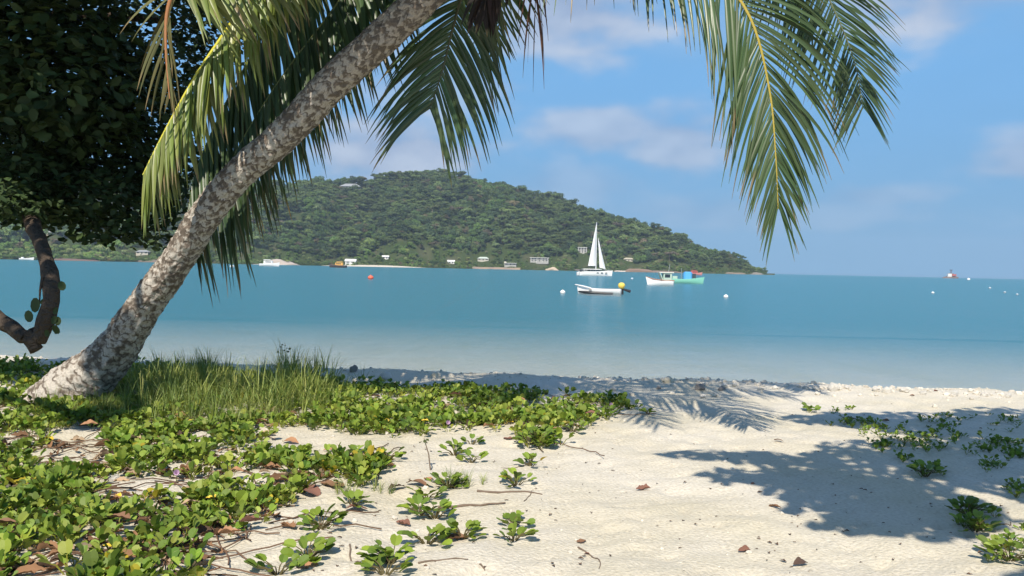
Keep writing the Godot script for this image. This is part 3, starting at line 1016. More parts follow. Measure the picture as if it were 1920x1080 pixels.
func small_boat(x: float, y: float, wpx: float, label: String, hm: Material, cm: Material, turn: float, cabin: bool, tall := 1.0) -> void:
	var at := on_sea(x, y)
	var L := wpx * -at.z / F
	var t := thing("moored_boat", label, "boat", at, turn, "boats moored far across the bay")
	var h := hull_mesh(L, L * 0.28, L * 0.13, L * 0.08, 0.0, 0.5, 0.2)
	part(t, "hull", h[0], hm)
	part(t, "deck", h[1], cm)
	var m := MB.new()
	if cabin:
		m.box(Vector3(-L * 0.06, L * (0.1 + 0.1 * tall), 0), Vector3(L * 0.46, L * 0.16 * tall, L * 0.18), Basis.IDENTITY, L * 0.03)
		part(t, "cabin", m.mesh(false), cm)
		for side in [-1.0, 1.0]:
			m = MB.new()
			m.box(Vector3(-L * 0.04, L * (0.115 + 0.1 * tall), side * L * 0.093), Vector3(L * 0.3, L * 0.05 * tall, 0.06))
			part(t, "window", m.mesh(false), mat("boat_glass", 0.03, 0.04, 0.05))
		m = MB.new()
		m.box(Vector3(-L * 0.1, L * (0.13 + 0.2 * tall), 0), Vector3(L * 0.36, L * 0.03, L * 0.2))
		for q in 4:
			m.tube([Vector3(-L * (0.25 - 0.3 * (q % 2)), L * 0.2, L * (0.08 if q < 2 else -0.08)), Vector3(-L * (0.25 - 0.3 * (q % 2)), L * (0.13 + 0.2 * tall), L * (0.08 if q < 2 else -0.08))], [0.08, 0.08], 4)
		part(t, "roof", m.mesh(false), cm)
	else:
		m.box(Vector3(-L * 0.3, L * 0.16, 0), Vector3(L * 0.16, L * 0.1, L * 0.16), Basis.IDENTITY, L * 0.02)
		part(t, "engine_box", m.mesh(false), cm)

# ---------------------------------------------------------------- the leaning palm
func bark_picture() -> ImageTexture:
	# pale lichen over brown bark, ring scars; u round the trunk, v along it (foot at v = 0)
	var w := 512
	var h := 2048
	var im := Image.create(w, h, false, Image.FORMAT_RGB8)
	var n := FastNoiseLite.new()
	n.seed = 77; n.frequency = 1.0; n.fractal_octaves = 4
	var n2 := FastNoiseLite.new()
	n2.seed = 78; n2.frequency = 1.0; n2.fractal_octaves = 3
	for j in h:
		var v := float(j) / h
		for i in w:
			var a := TAU * i / w
			var q := Vector3(cos(a) * 1.3, v * 62.0, sin(a) * 1.3)
			var wob := n2.get_noise_3d(q.x * 1.2, q.y * 0.3, q.z * 1.2)
			var big := n.get_noise_3d(q.x * 0.9, q.y * 0.35, q.z * 0.9)
			var fine := n.get_noise_3d(q.x * 1.7, q.y * 1.5, q.z * 1.7) + 0.4 * n2.get_noise_3d(q.x * 4.0, q.y * 3.0, q.z * 4.0)
			var grain := n2.get_noise_3d(q.x * 8.0, q.y * 6.0, q.z * 8.0)
			var ring := fposmod(v * 62.0 + wob * 0.8, 1.0)
			var scar := smoothstep(0.74, 0.88, ring) * (1.0 - smoothstep(0.95, 1.0, ring))
			var up := smoothstep(0.45, 0.85, v)
			var foot := 1.0 - smoothstep(0.05, 0.3, v)
			var wave := sin(TAU * (ring - 0.35))
			var mid := smoothstep(0.18, 0.4, v)
			# grey-brown bark, pale lichen patches and dark old leaf scars
			var f := fine * 0.7 + big * 0.55 + 0.22 * wave * mid + 0.10 * up - 0.10 * foot
			var pale := Vector3(0.49, 0.45, 0.39).lerp(Vector3(0.36, 0.305, 0.245), up * 0.9)
			var tan_bark := Vector3(0.285, 0.245, 0.20)
			var dark := Vector3(0.125, 0.10, 0.08)
			var c := pale.lerp(tan_bark, smoothstep(-0.12, 0.10, f))
			c = c.lerp(dark, 0.85 * smoothstep(0.12, 0.30, f))
			c = c.lerp(dark, 0.92 * scar * smoothstep(-0.6, -0.2, wob + big + 0.3 * up + 0.15 * mid))
			var crack := 1.0 - smoothstep(0.0, 0.045, absf(n2.get_noise_3d(q.x * 2.0, q.y * 1.1 + 30.0, q.z * 2.0)))
			c = c.lerp(dark, crack * 0.7 * (1.0 - up))
			c *= 1.0 + 0.28 * grain
			var s := Color(clampf(c.x, 0, 1), clampf(c.y, 0, 1), clampf(c.z, 0, 1)).linear_to_srgb()
			im.set_pixel(i, j, s)
	return ImageTexture.create_from_image(im)

func build_palm() -> void:
	rng.seed = 41
	var knots := [[86, 798, 9.05, 148], [110, 768, 9.05, 136], [138, 737, 9.02, 118], [163, 712, 9.0, 102], [186, 690, 8.95, 90], [226, 644, 8.85, 75], [271, 573, 8.7, 67], [334, 486, 8.5, 61], [390, 397, 8.3, 60], [454, 321, 8.15, 59], [531, 255, 8.0, 62], [623, 157, 7.8, 66], [709, 77, 7.6, 66], [770, 20, 7.5, 66], [850, -60, 7.4, 64], [930, -140, 7.3, 64], [985, -195, 7.25, 76], [1012, -225, 7.2, 60]]
	var pts := []
	for k in knots: pts.append(px(k[0], k[1], k[2]))
	var foot := on_sand(125, 757)
	var t := thing("palm_tree", "leaning coconut palm with pale scarred trunk and hanging fronds", "tree", foot)
	var cv := curve(pts)
	var total := cv.get_baked_length()
	# radius by distance along the trunk
	var lens := [0.0]
	for i in range(1, pts.size()): lens.append(lens[-1] + (pts[i] - pts[i - 1]).length())
	var tbl := []
	for i in pts.size(): tbl.append(Vector2(lens[i] / lens[-1], knots[i][3] * knots[i][2] / F * 0.475))
	var m := MB.new()
	var rings := 420
	var seg := 48
	var u := Vector3.RIGHT
	var nz := FastNoiseLite.new()
	nz.seed = 8; nz.frequency = 1.0; nz.fractal_octaves = 4
	for i in rings + 1:
		var v := float(i) / rings
		var c := cv.sample_baked(v * total, true)
		var d := (cv.sample_baked(minf(v * total + 0.05, total), true) - cv.sample_baked(maxf(v * total - 0.05, 0.0), true)).normalized()
		u = (u - d * u.dot(d)).normalized()
		var w := d.cross(u)
		var r := knot(tbl, v)
		for k in seg + 1:
			var a := TAU * k / seg
			var o := u * cos(a) + w * sin(a)
			var wob := nz.get_noise_3d(cos(a) * 1.5, v * 18.0, sin(a) * 1.5)
			var rg := fposmod(v * 62.0 + wob * 0.8, 1.0)
			var lip := -0.016 * smoothstep(0.74, 0.9, rg) + 0.008 * smoothstep(0.4, 0.78, rg)
			var bump := 0.016 * nz.get_noise_3d(cos(a) * 2.2, v * 40.0, sin(a) * 2.2) + 0.03 * wob * (1.0 - smoothstep(0.0, 0.5, v))
			var root := 0.05 * (1.0 - smoothstep(0.0, 0.13, v)) * nz.get_noise_3d(cos(a) * 3.0, 5.0, sin(a) * 3.0)
			m.p(c + o * (r + lip + bump + root) - foot, Vector2(float(k) / seg, v))
	for i in rings:
		for k in seg:
			var a := i * (seg + 1) + k
			m.quad(a, a + seg + 1, a + seg + 2, a + 1)
	var bark := mat("palm_bark", 1, 1, 1, 0.92, 0.25)
	bark.albedo_texture = bark_picture()
	bark.heightmap_enabled = true
	bark.heightmap_texture = noise_tex(512, 0.03, 21, 5)
	bark.heightmap_scale = 1.2
	part(t, "trunk", m.mesh(), bark)
	var P := func(l: Array) -> Array:
		var o := []
		for q in l: o.append(px(q[0], q[1], q[2]) - foot)
		return o
	var green := vmat("palm_leaflet", 0.38, 0.5, 0.32)
	var dry := vmat("dry_leaflet", 0.8, 0.3, 0.15)
	# fronds: path, count of leaflet pairs, leaflet length, lean, side axis, gravity, colours, single leaflets or joined
	var right := cam_basis.x
	var down := Vector3.DOWN
	var toward := cam_basis.z
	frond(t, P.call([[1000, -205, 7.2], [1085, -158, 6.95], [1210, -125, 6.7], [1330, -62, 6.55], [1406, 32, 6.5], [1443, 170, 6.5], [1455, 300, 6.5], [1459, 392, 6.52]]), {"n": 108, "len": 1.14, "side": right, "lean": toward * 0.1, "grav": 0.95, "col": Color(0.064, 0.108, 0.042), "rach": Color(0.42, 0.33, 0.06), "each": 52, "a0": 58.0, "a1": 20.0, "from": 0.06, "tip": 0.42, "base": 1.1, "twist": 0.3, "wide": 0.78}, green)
	frond(t, P.call([[1005, -210, 7.3], [1200, -330, 7.7], [1390, -260, 7.9], [1500, -110, 8.0], [1560, 10, 8.05], [1602, 115, 8.05], [1618, 205, 8.05]]), {"n": 100, "len": 1.08, "side": right, "lean": -toward * 0.25, "grav": 0.5, "col": Color(0.06, 0.10, 0.042), "rach": Color(0.14, 0.16, 0.08), "each": 40, "a0": 62.0, "a1": 30.0, "from": 0.3, "tip": 0.5, "twist": 0.2, "wide": 0.85}, green)
	frond(t, P.call([[985, -190, 7.35], [925, -110, 7.7], [872, -20, 7.9], [850, 50, 7.95], [830, 130, 7.98], [806, 205, 8.0]]), {"n": 56, "len": 1.14, "side": right, "lean": -toward * 0.2, "grav": 0.75, "col": Color(0.06, 0.10, 0.042), "rach": Color(0.09, 0.09, 0.045), "each": 40, "a0": 60.0, "a1": 34.0, "from": 0.22, "tip": 0.75, "wide": 1.1, "twist": 0.15}, green)
	# bright frond whose yellow midrib comes down in front of the dark tree
	var inner := (px(1000, 700, 8) - px(600, 500, 8)).normalized()
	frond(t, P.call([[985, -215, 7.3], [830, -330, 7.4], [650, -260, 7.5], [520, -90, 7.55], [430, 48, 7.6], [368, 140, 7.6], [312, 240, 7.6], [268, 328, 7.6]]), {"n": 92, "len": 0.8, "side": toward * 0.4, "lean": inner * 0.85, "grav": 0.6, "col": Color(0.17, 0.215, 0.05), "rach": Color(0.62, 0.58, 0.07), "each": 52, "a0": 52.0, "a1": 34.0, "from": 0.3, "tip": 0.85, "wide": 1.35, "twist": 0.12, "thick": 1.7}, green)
	frond(t, P.call([[990, -205, 7.6], [880, -360, 8.4], [700, -290, 8.8], [565, -70, 8.9], [478, 90, 9.0], [412, 215, 9.0], [368, 320, 8.95], [352, 400, 8.9]]), {"n": 125, "len": 1.3, "side": toward * 0.5, "lean": inner * 0.9, "grav": 0.45, "col": Color(0.06, 0.10, 0.042), "rach": Color(0.16, 0.16, 0.05), "each": 40, "a0": 58.0, "a1": 30.0, "from": 0.3, "tip": 0.85, "wide": 1.35, "twist": 0.2}, green)
	frond(t, P.call([[990, -200, 7.6], [870, -250, 8.3], [730, -120, 8.5], [615, 30, 8.6], [535, 135, 8.7], [470, 235, 8.75], [425, 320, 8.8], [405, 375, 8.8]]), {"n": 120, "len": 1.2, "side": toward * 0.5, "lean": inner * 0.95, "grav": 0.55, "col": Color(0.06, 0.10, 0.042), "rach": Color(0.18, 0.2, 0.06), "each": 40, "a0": 62.0, "a1": 36.0, "from": 0.28, "tip": 0.9, "wide": 1.25, "twist": 0.2}, green)
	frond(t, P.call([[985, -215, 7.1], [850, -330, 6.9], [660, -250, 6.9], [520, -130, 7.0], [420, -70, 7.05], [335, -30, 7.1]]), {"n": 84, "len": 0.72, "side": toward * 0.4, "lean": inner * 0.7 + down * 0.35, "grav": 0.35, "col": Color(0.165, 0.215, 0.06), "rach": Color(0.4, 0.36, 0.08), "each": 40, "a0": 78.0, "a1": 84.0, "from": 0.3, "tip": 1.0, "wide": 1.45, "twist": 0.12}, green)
	# withered tip hanging against the dark tree
	frond(t, P.call([[395, -70, 7.12], [335, -25, 7.12], [314, 20, 7.12], [311, 90, 7.12], [318, 185, 7.12]]), {"n": 10, "len": 0.72, "side": right, "lean": down * 0.4 - right * 0.25, "grav": 1.3, "col": Color(0.12, 0.115, 0.05), "rach": Color(0.36, 0.16, 0.06), "each": 14, "a0": 26.0, "a1": 10.0, "from": 0.2, "tip": 0.3, "base": 0.9, "wide": 0.8}, dry)
	# withered frond and leaf sheath under the crown
	frond(t, P.call([[1000, -200, 7.2], [960, -130, 7.25], [930, -70, 7.3], [915, -20, 7.32], [908, 20, 7.32]]), {"n": 16, "len": 0.6, "side": right, "lean": down * 0.5, "grav": 1.6, "col": Color(0.045, 0.034, 0.03), "rach": Color(0.1, 0.07, 0.05), "each": 12, "a0": 35.0, "a1": 14.0, "from": 0.15, "tip": 0.5, "wide": 1.9}, dry)
	frond(t, P.call([[1005, -205, 7.15], [1000, -110, 7.1], [1003, -30, 7.1], [1006, 5, 7.1]]), {"n": 6, "len": 0.8, "side": right, "lean": down * 0.8, "grav": 1.8, "col": Color(0.085, 0.05, 0.035), "rach": Color(0.16, 0.09, 0.05), "each": 6, "a0": 22.0, "a1": 8.0, "from": 0.3, "tip": 1.0, "wide": 0.6}, dry)
	# added frond out of the frame, placed to shade the right one
	frond(t, P.call([[1010, -220, 7.15], [1200, -400, 7.0], [1400, -400, 6.9], [1580, -300, 6.9], [1700, -180, 6.9]]), {"n": 60, "len": 0.7, "side": toward, "lean": down * 0.1, "grav": 0.3, "col": Color(0.06, 0.10, 0.042), "rach": Color(0.3, 0.28, 0.08), "each": 0, "a0": 66.0, "a1": 40.0, "from": 0.15, "tip": 0.6, "wide": 1.3}, green)
	frond(t, P.call([[1000, -215, 7.15], [900, -430, 6.9], [780, -500, 6.5], [670, -450, 6.2], [590, -350, 6.1]]), {"n": 60, "len": 0.6, "side": toward, "lean": down * 0.1, "grav": 0.3, "col": Color(0.06, 0.10, 0.042), "rach": Color(0.3, 0.28, 0.08), "each": 0, "a0": 66.0, "a1": 40.0, "from": 0.15, "tip": 0.6, "wide": 1.3}, green)  # added unseen overhead to shade the centre frond
	frond(t, P.call([[1000, -215, 7.1], [960, -420, 6.6], [900, -520, 6.1], [850, -540, 5.6], [800, -500, 5.2]]), {"n": 60, "len": 0.7, "side": right, "lean": down * 0.1, "grav": 0.3, "col": Color(0.06, 0.10, 0.042), "rach": Color(0.3, 0.28, 0.08), "each": 0, "a0": 66.0, "a1": 40.0, "from": 0.15, "tip": 0.6, "wide": 1.3}, green)  # second added frond above the frame, also shading the centre one
	# fronds above the frame, which shade the trunk and the sand
	var crown: Vector3 = px(1005, -215, 7.2) - foot
	for a in [[20.0, 0.75, 2.9], [75.0, 0.55, 2.8], [120.0, 0.95, 2.9], [165.0, 0.5, 2.7], [215.0, 0.8, 2.9], [262.0, 0.5, 2.9], [300.0, 0.9, 3.0], [340.0, 0.45, 3.1], [48.0, 1.3, 2.6], [190.0, 1.4, 2.6], [285.0, 1.35, 2.6]]:
		var d := Vector3(cos(deg_to_rad(a[0])), 0, sin(deg_to_rad(a[0])))
		var l: float = a[2]
		var path := []
		for k in 7:
			var f := k / 6.0
			path.append(crown + d * l * f + Vector3(0, l * (a[1] * f - 0.62 * f * f * (1.0 + 0.35 * a[1])), 0))
		frond(t, path, {"n": 42, "len": 0.85, "side": d.cross(Vector3.UP), "lean": down * 0.25, "grav": 0.5, "col": Color(0.06, 0.10, 0.042), "rach": Color(0.3, 0.28, 0.08), "each": 0, "a0": 62.0, "a1": 30.0, "from": 0.18, "tip": 0.5}, green)

func leaflet(m: MB, at: Vector3, d0: Vector3, w0: Vector3, length: float, width: float, grav: float, seg := 7, brown := 1.0) -> void:
	var d := d0
	var w := w0
	var p := at
	var step := length / seg
	var first := m.v.size()
	var keep := m.col
	for i in seg + 1:
		var f := float(i) / seg
		m.col = keep if f <= brown else Color(0.22, 0.165, 0.085)
		var ww := width * (0.55 + 1.5 * f if f < 0.3 else 1.0 * (1.0 - pow((f - 0.3) / 0.7, 1.6))) * 0.5
		ww = maxf(ww, 0.0012)
		w = (w - d * w.dot(d)).normalized()
		var n := w.cross(d)
		m.p(p - w * ww + n * ww * 0.45); m.p(p); m.p(p + w * ww + n * ww * 0.45)
		p += d * step
		d = (d + Vector3.DOWN * grav * step * (0.7 + f)).normalized()
	m.col = keep
	for i in seg:
		var a := first + i * 3
		m.quad(a, a + 3, a + 4, a + 1)
		m.quad(a + 1, a + 4, a + 5, a + 2)

func frond(t: Node3D, path: Array, o: Dictionary, lm: Material) -> void:
	var f := Node3D.new()
	f.name = "frond"
	t.add_child(f, true)
	var cv := curve(path)
	var total := cv.get_baked_length()
	var pts := []
	var rad := []
	var n := 40
	for i in n + 1:
		pts.append(cv.sample_baked(total * i / n, true))
		rad.append(lerpf(0.034, 0.0045, pow(i / float(n), 0.7)) * o.get("thick", 1.0))
	var rm := MB.new()
	rm.col = o.rach
	rm.tube(pts, rad, 7, true, 0.75)
	part(f, "midrib", rm.mesh(), vmat("palm_midrib", 0.45, 0.5))
	var joined := MB.new()
	var count: int = o.n
	var wide: float = o.get("wide", 1.0)
	var singles := 0
	for i in count:
		for sgn: float in [-1.0, 1.0]:
			var s: float = lerpf(o.from, 0.998, (i + 0.5 + rnd(-0.25, 0.25)) / count)
			var at := cv.sample_baked(total * s, true)
			var T := (cv.sample_baked(minf(total * s + 0.04, total), true) - cv.sample_baked(maxf(total * s - 0.04, 0.0), true)).normalized()
			var side: Vector3 = o.side
			side = (side - T * side.dot(T)).normalized() * side.length()
			var q: float = (s - o.from) / (1.0 - o.from)
			var ang := deg_to_rad(lerpf(o.a0, o.a1, pow(q, 1.2)) + rnd(-7.0, 7.0))
			var lean: Vector3 = o.lean
			var d := (T * cos(ang) + (side * sgn + lean + Vector3(rnd(-0.08, 0.08), rnd(-0.08, 0.08), rnd(-0.12, 0.12))) * sin(ang)).normalized()
			var prof := lerpf(o.get("base", 0.6), 1.0, smoothstep(0.0, 0.3, q)) * lerpf(1.0, o.tip, smoothstep(0.55, 1.0, q))
			var length: float = o.len * prof * rnd(0.84, 1.1)
			var width: float = rnd(0.040, 0.054) * wide * lerpf(1.0, 0.7, q)
			var g := rnd(0.72, 1.3)
			var y := rnd(0.9, 1.15)
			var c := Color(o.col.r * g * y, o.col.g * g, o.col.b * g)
			var tw: float = o.get("twist", 0.35)
			var w := (T + Vector3(rnd(-tw, tw), rnd(-tw, tw), rnd(-tw, tw))).normalized()
			var own: bool = o.each > 0 and singles < o.each and q > 0.08 and (i % 2 == 0 or q > 0.6)
			var brown := rnd(0.7, 0.98) if rng.randf() < 0.4 else 1.0
			if own:
				var m := MB.new()
				m.col = c
				leaflet(m, Vector3.ZERO, d, w, length, width, o.grav, 7, brown)
				part(f, "leaflet", m.mesh(), lm, Transform3D(Basis.IDENTITY, at))
				singles += 1
			else:
				joined.col = c
				leaflet(joined, at, d, w, length, width, o.grav, 7, brown)
	if joined.v.size():
		part(f, "leaflets", joined.mesh(), lm).set_meta("kind", "stuff")

# ---------------------------------------------------------------- broadleaf trees
func leaf_blob(m: MB, c: Vector3, r: Vector3, n: int, col: Color, size: float, hollow := 0.35) -> void:
	for k in n:
		var d := Vector3(rng.randfn(), rng.randfn(), rng.randfn()).normalized()
		var at := c + d * r * lerpf(hollow, 1.05, sqrt(rng.randf()))
		var face := (Vector3.UP * 0.8 + d * 0.5 + Vector3(rng.randfn(), rng.randfn(), rng.randfn()) * 0.5).normalized()
		var a := face.cross(Vector3(rng.randfn(), rng.randfn(), rng.randfn())).normalized()
		var b := face.cross(a)
		var s := size * rnd(0.7, 1.25)
		var g := rnd(0.65, 1.35)
		m.col = Color(col.r * g, col.g * g, col.b * g * rnd(0.8, 1.2))
		var w := s * 0.3
		var i0 := m.p(at - a * s * 0.5)
		var i1 := m.p(at - a * s * 0.1 + b * w + face * w * 0.25); var i2 := m.p(at + a * s * 0.28 + b * w * 0.75 + face * w * 0.2)
		var i3 := m.p(at + a * s * 0.52 - face * w * 0.1)
		var i4 := m.p(at + a * s * 0.28 - b * w * 0.75 + face * w * 0.2); var i5 := m.p(at - a * s * 0.1 - b * w + face * w * 0.25)
		m.tri(i0, i2, i1); m.tri(i0, i3, i2); m.tri(i0, i4, i3); m.tri(i0, i5, i4)

func build_broadleaf() -> void:
	rng.seed = 55
	var foot := px(-330, 800, 8.6)
	foot.y = sand_h(foot.x, foot.z)
	var t := thing("broadleaf_tree", "dark shaded broadleaf tree with a crooked low limb at the left edge", "tree", foot)
	var bark := mat("dark_bark", 0.085, 0.066, 0.05, 0.95, 0.2)
	bark.heightmap_enabled = true
	bark.heightmap_texture = noise_tex(512, 0.02, 33, 5)
	bark.heightmap_scale = 5.0
	bark.uv1_triplanar = true
	bark.uv1_scale = Vector3(1.5, 1.5, 1.5)
	var m := MB.new()
	var P := func(l: Array) -> Array:
		var o := []
		for q in l: o.append(px(q[0], q[1], q[2]) - foot)
		return o
	var bumpy := func(pts: Array, r0: float, r1: float, n: int) -> Array:
		var cv := curve(pts)
		var L := cv.get_baked_length()
		var a := []; var b := []
		for i in n + 1:
			a.append(cv.sample_baked(L * i / n, true) + Vector3(rnd(-1, 1), rnd(-1, 1), rnd(-1, 1)) * 0.012)
			b.append(lerpf(r0, r1, i / float(n)) * rnd(0.88, 1.14))
		return [a, b]
	var q: Array = bumpy.call([Vector3(0, -0.3, 0), Vector3(0.05, 0.9, 0), Vector3(0.1, 1.9, -0.1), Vector3(0.3, 3.2, -0.2), Vector3(0.6, 4.8, -0.4)], 0.42, 0.22, 20)
	m.tube(q[0], q[1], 14)
	part(t, "trunk", m.mesh(), bark)
	m = MB.new()
	q = bumpy.call(P.call([[-330, 520, 8.6], [-180, 545, 8.0], [-60, 568, 7.4], [5, 606, 7.1], [46, 634, 7.0], [72, 636, 7.0], [88, 596, 7.0], [97, 552, 7.0], [92, 506, 7.2], [76, 455, 7.7], [58, 412, 8.3], [62, 380, 8.8], [72, 345, 9.3], [90, 300, 9.8]]), 0.074, 0.066, 46)
	m.tube(q[0], q[1], 12)
	var limb := part(t, "limb", m.mesh(), bark)
	m = MB.new()
	q = bumpy.call(P.call([[55, 628, 7.0], [64, 644, 6.99], [66, 656, 6.98]]), 0.075, 0.055, 5)
	m.tube(q[0], q[1], 9)
	part(limb, "broken_stub", m.mesh(), bark)
	for b in [[[96, 556, 7.0], [108, 548, 6.98], [114, 540, 6.98]], [[98, 570, 7.0], [104, 590, 6.96], [106, 618, 6.96]], [[84, 610, 7.0], [100, 616, 6.98], [104, 626, 6.97]], [[80, 520, 7.0], [75, 545, 6.97], [74, 572, 6.97]]]:
		m = MB.new()
		m.tube(P.call(b), [0.016, 0.009, 0.005], 6)
		part(limb, "twig", m.mesh(), bark)
	# leaves that hang from the limb
	for l in [[66, 572, 0.12], [54, 593, 0.1], [108, 602, 0.075], [101, 600, 0.07], [105, 618, 0.08], [88, 625, 0.06], [116, 536, 0.08], [104, 583, 0.06], [80, 566, 0.05]]:
		m = MB.new()
		m.col = Color(0.04, 0.066, 0.022)
		var at: Vector3 = px(l[0], l[1], 6.94) - foot
		var a := Vector3(rnd(-0.5, 0.5), -1, rnd(-0.3, 0.3)).normalized()
		var b := a.cross(Vector3(rnd(-0.3, 0.3), 0.1, 1)).normalized()
		var s: float = l[2]
		var ids := []
		var mid := m.p(at + Vector3(0, 0, -0.01))
		for k in 9: ids.append(m.p(at + a * cos(TAU * k / 9.0) * s * 0.55 + b * sin(TAU * k / 9.0) * s * 0.42))
		for k in 9: m.tri(mid, ids[k], ids[(k + 1) % 9])
		part(limb, "leaf", m.mesh(), vmat("broad_leaf", 0.65, 0.35, 0.15))
	for b in [[Vector3(0.4, 3.4, -0.2), px(60, 150, 9.9) - foot, px(190, 60, 10.2) - foot], [Vector3(0.5, 4.2, -0.3), px(-80, -60, 8.6) - foot, px(120, -180, 8.2) - foot], [Vector3(0.5, 4.0, -0.3), px(120, 30, 9.8) - foot, px(330, 40, 10.2) - foot]]:
		m = MB.new()
		q = bumpy.call(b, 0.13, 0.04, 16)
		m.tube(q[0], q[1], 8)
		part(t, "branch", m.mesh(), bark)
	var cr := MB.new()
	var col := Color(0.040, 0.066, 0.022)
	# clumps in view: column, row, half width, half height, distance, leaves
	for l in [[150, 190, 170, 150, 9.4, 2600], [55, 318, 70, 60, 9.0, 620], [70, 365, 30, 28, 8.6, 150], [195, 372, 75, 48, 9.2, 520], [8, 408, 26, 22, 9.0, 60], [30, 372, 30, 22, 9.0, 70], [290, 250, 75, 140, 9.9, 900], [285, 60, 130, 140, 10.2, 1500], [-90, 230, 150, 170, 9.4, 1200], [60, 40, 170, 130, 9.2, 1900], [268, 392, 42, 40, 9.5, 190], [225, 424, 26, 22, 9.3, 70], [150, 408, 32, 24, 9.3, 90], [390, 40, 80, 100, 10.8, 420], [340, 330, 45, 90, 9.9, 300], [120, 340, 60, 60, 9.6, 420], [175, 432, 16, 26, 9.2, 40], [250, 432, 18, 22, 9.3, 44], [205, 446, 12, 16, 9.2, 22], [120, 425, 16, 16, 9.2, 26], [292, 430, 20, 26, 9.5, 40], [-30, 380, 40, 40, 9.0, 120], [58, 392, 46, 26, 8.35, 190], [100, 398, 26, 20, 8.6, 60], [22, 398, 20, 16, 8.6, 30], [140, 440, 12, 20, 9.2, 22], [228, 452, 10, 18, 9.3, 18], [310, 452, 12, 20, 9.4, 20], [10, 250, 90, 110, 10.0, 900], [200, 290, 90, 80, 10.2, 800]]:
		var c: Vector3 = px(l[0], l[1], l[4]) - foot
		leaf_blob(cr, c, Vector3(l[2] * l[4] / F, l[3] * l[4] / F, 0.75), int(l[5] * 1.45), col, 0.1)
	# upper crown, above the frame: reaches out towards the sun and shades what hangs below
	for l in [[120, -160, 330, 150, 8.2, 2600], [-220, -40, 260, 260, 8.4, 1800], [150, -330, 420, 150, 7.4, 2600], [-150, -320, 360, 180, 7.2, 2200], [330, -220, 230, 150, 8.6, 1500], [40, -520, 480, 160, 7.0, 2200], [-420, -150, 260, 260, 7.6, 1300], [300, -430, 240, 140, 7.6, 1100], [-290, -460, 260, 150, 6.5, 1500], [-20, -620, 220, 130, 6.6, 1100], [-480, -420, 260, 200, 6.6, 1300], [120, 140, 170, 140, 8.8, 1500]]:
		var c: Vector3 = px(l[0], l[1], l[4]) - foot
		leaf_blob(cr, c, Vector3(l[2] * l[4] / F, l[3] * l[4] / F, 0.95), l[5], col, 0.15)
	# added outer branch out of view, its leaves placed to shade the low limb
	m = MB.new()
	q = bumpy.call([Vector3(0.6, 4.6, -0.4), Vector3(-4.9, 6.2, -5.5) - foot, Vector3(-4.85, 6.3, -3.2) - foot], 0.12, 0.04, 16)
	m.tube(q[0], q[1], 8)
	part(t, "branch", m.mesh(), bark)
	leaf_blob(cr, Vector3(-4.95, 6.3, -2.85) - foot, Vector3(0.33, 0.25, 0.5), 240, col, 0.15)
	leaf_blob(cr, Vector3(-5.25, 6.35, -3.9) - foot, Vector3(0.36, 0.25, 0.6), 320, col, 0.15)
	part(t, "crown", cr.mesh(), vmat("broad_leaf"))

func build_shade_tree() -> void:
	# stands right of the viewer, outside the frame; only its shadow lies in view
	rng.seed = 66
	var foot := Vector3(6.6, 0, 1.2)
	foot.y = sand_h(foot.x, foot.z)
	var t := thing("shade_tree", "broadleaf tree beside the viewer shading the sand at the right", "tree", foot)
	var bark := mat("dark_bark", 0.13, 0.10, 0.075)
	var m := MB.new()
	m.tube([Vector3(0, -0.3, 0), Vector3(-0.1, 1.2, 0), Vector3(-0.3, 2.6, -0.2), Vector3(-0.4, 4.6, -0.6)], [0.4, 0.3, 0.26, 0.16], 12)
	part(t, "trunk", m.mesh(), bark)
	for b in [Vector3(-4.0, 5.3, -3.0), Vector3(-1.6, 5.6, -5.2), Vector3(0.8, 5.6, -5.0), Vector3(1.6, 5.4, -2.0)]:
		m = MB.new()
		m.tube([Vector3(-0.3, 2.8, -0.2), Vector3(-0.3, 2.8, -0.2).lerp(b, 0.5) + Vector3(0, 0.4, 0), b], [0.15, 0.1, 0.04], 8)
		part(t, "branch", m.mesh(), bark)
	var cr := MB.new()
	var col := Color(0.040, 0.066, 0.022)
	for l in shade_lobes:
		leaf_blob(cr, l[0] - foot, l[1], int(l[2] * 1.6), col, 0.2, 0.1)
	part(t, "crown", cr.mesh(), vmat("broad_leaf"))

var shade_lobes := [
	[Vector3(1.9, 5.0, -2.0), Vector3(0.8, 0.35, 0.7), 330],
	[Vector3(1.75, 4.8, -1.35), Vector3(0.6, 0.3, 0.4), 120],
	[Vector3(1.35, 5.1, -2.75), Vector3(0.75, 0.2, 0.24), 120],
	[Vector3(1.25, 4.9, -2.2), Vector3(0.5, 0.2, 0.2), 60],
	[Vector3(2.2, 4.9, -1.5), Vector3(0.5, 0.25, 0.4), 130],
	[Vector3(2.9, 5.1, -2.9), Vector3(0.95, 0.35, 0.6), 330],
	[Vector3(3.1, 5.1, -2.3), Vector3(0.8, 0.3, 0.5), 190],
	[Vector3(3.9, 5.2, -2.9), Vector3(1.0, 0.3, 0.7), 400],
	[Vector3(3.9, 5.3, -4.3), Vector3(1.1, 0.4, 0.7), 420],
	[Vector3(2.9, 5.3, -4.5), Vector3(0.7, 0.3, 0.3), 110],
	[Vector3(5.4, 5.4, -4.4), Vector3(1.4, 0.5, 0.9), 620],
	[Vector3(4.6, 5.2, -3.0), Vector3(1.2, 0.4, 0.9), 520],
	[Vector3(3.6, 5.0, -1.5), Vector3(0.7, 0.35, 0.5), 190],
	[Vector3(6.3, 5.3, -2.6), Vector3(1.4, 0.6, 1.4), 760],
	[Vector3(4.6, 5.2, -1.0), Vector3(0.8, 0.5, 0.8), 240],
	[Vector3(2.5, 4.8, -0.25), Vector3(0.6, 0.25, 0.18), 70],
]

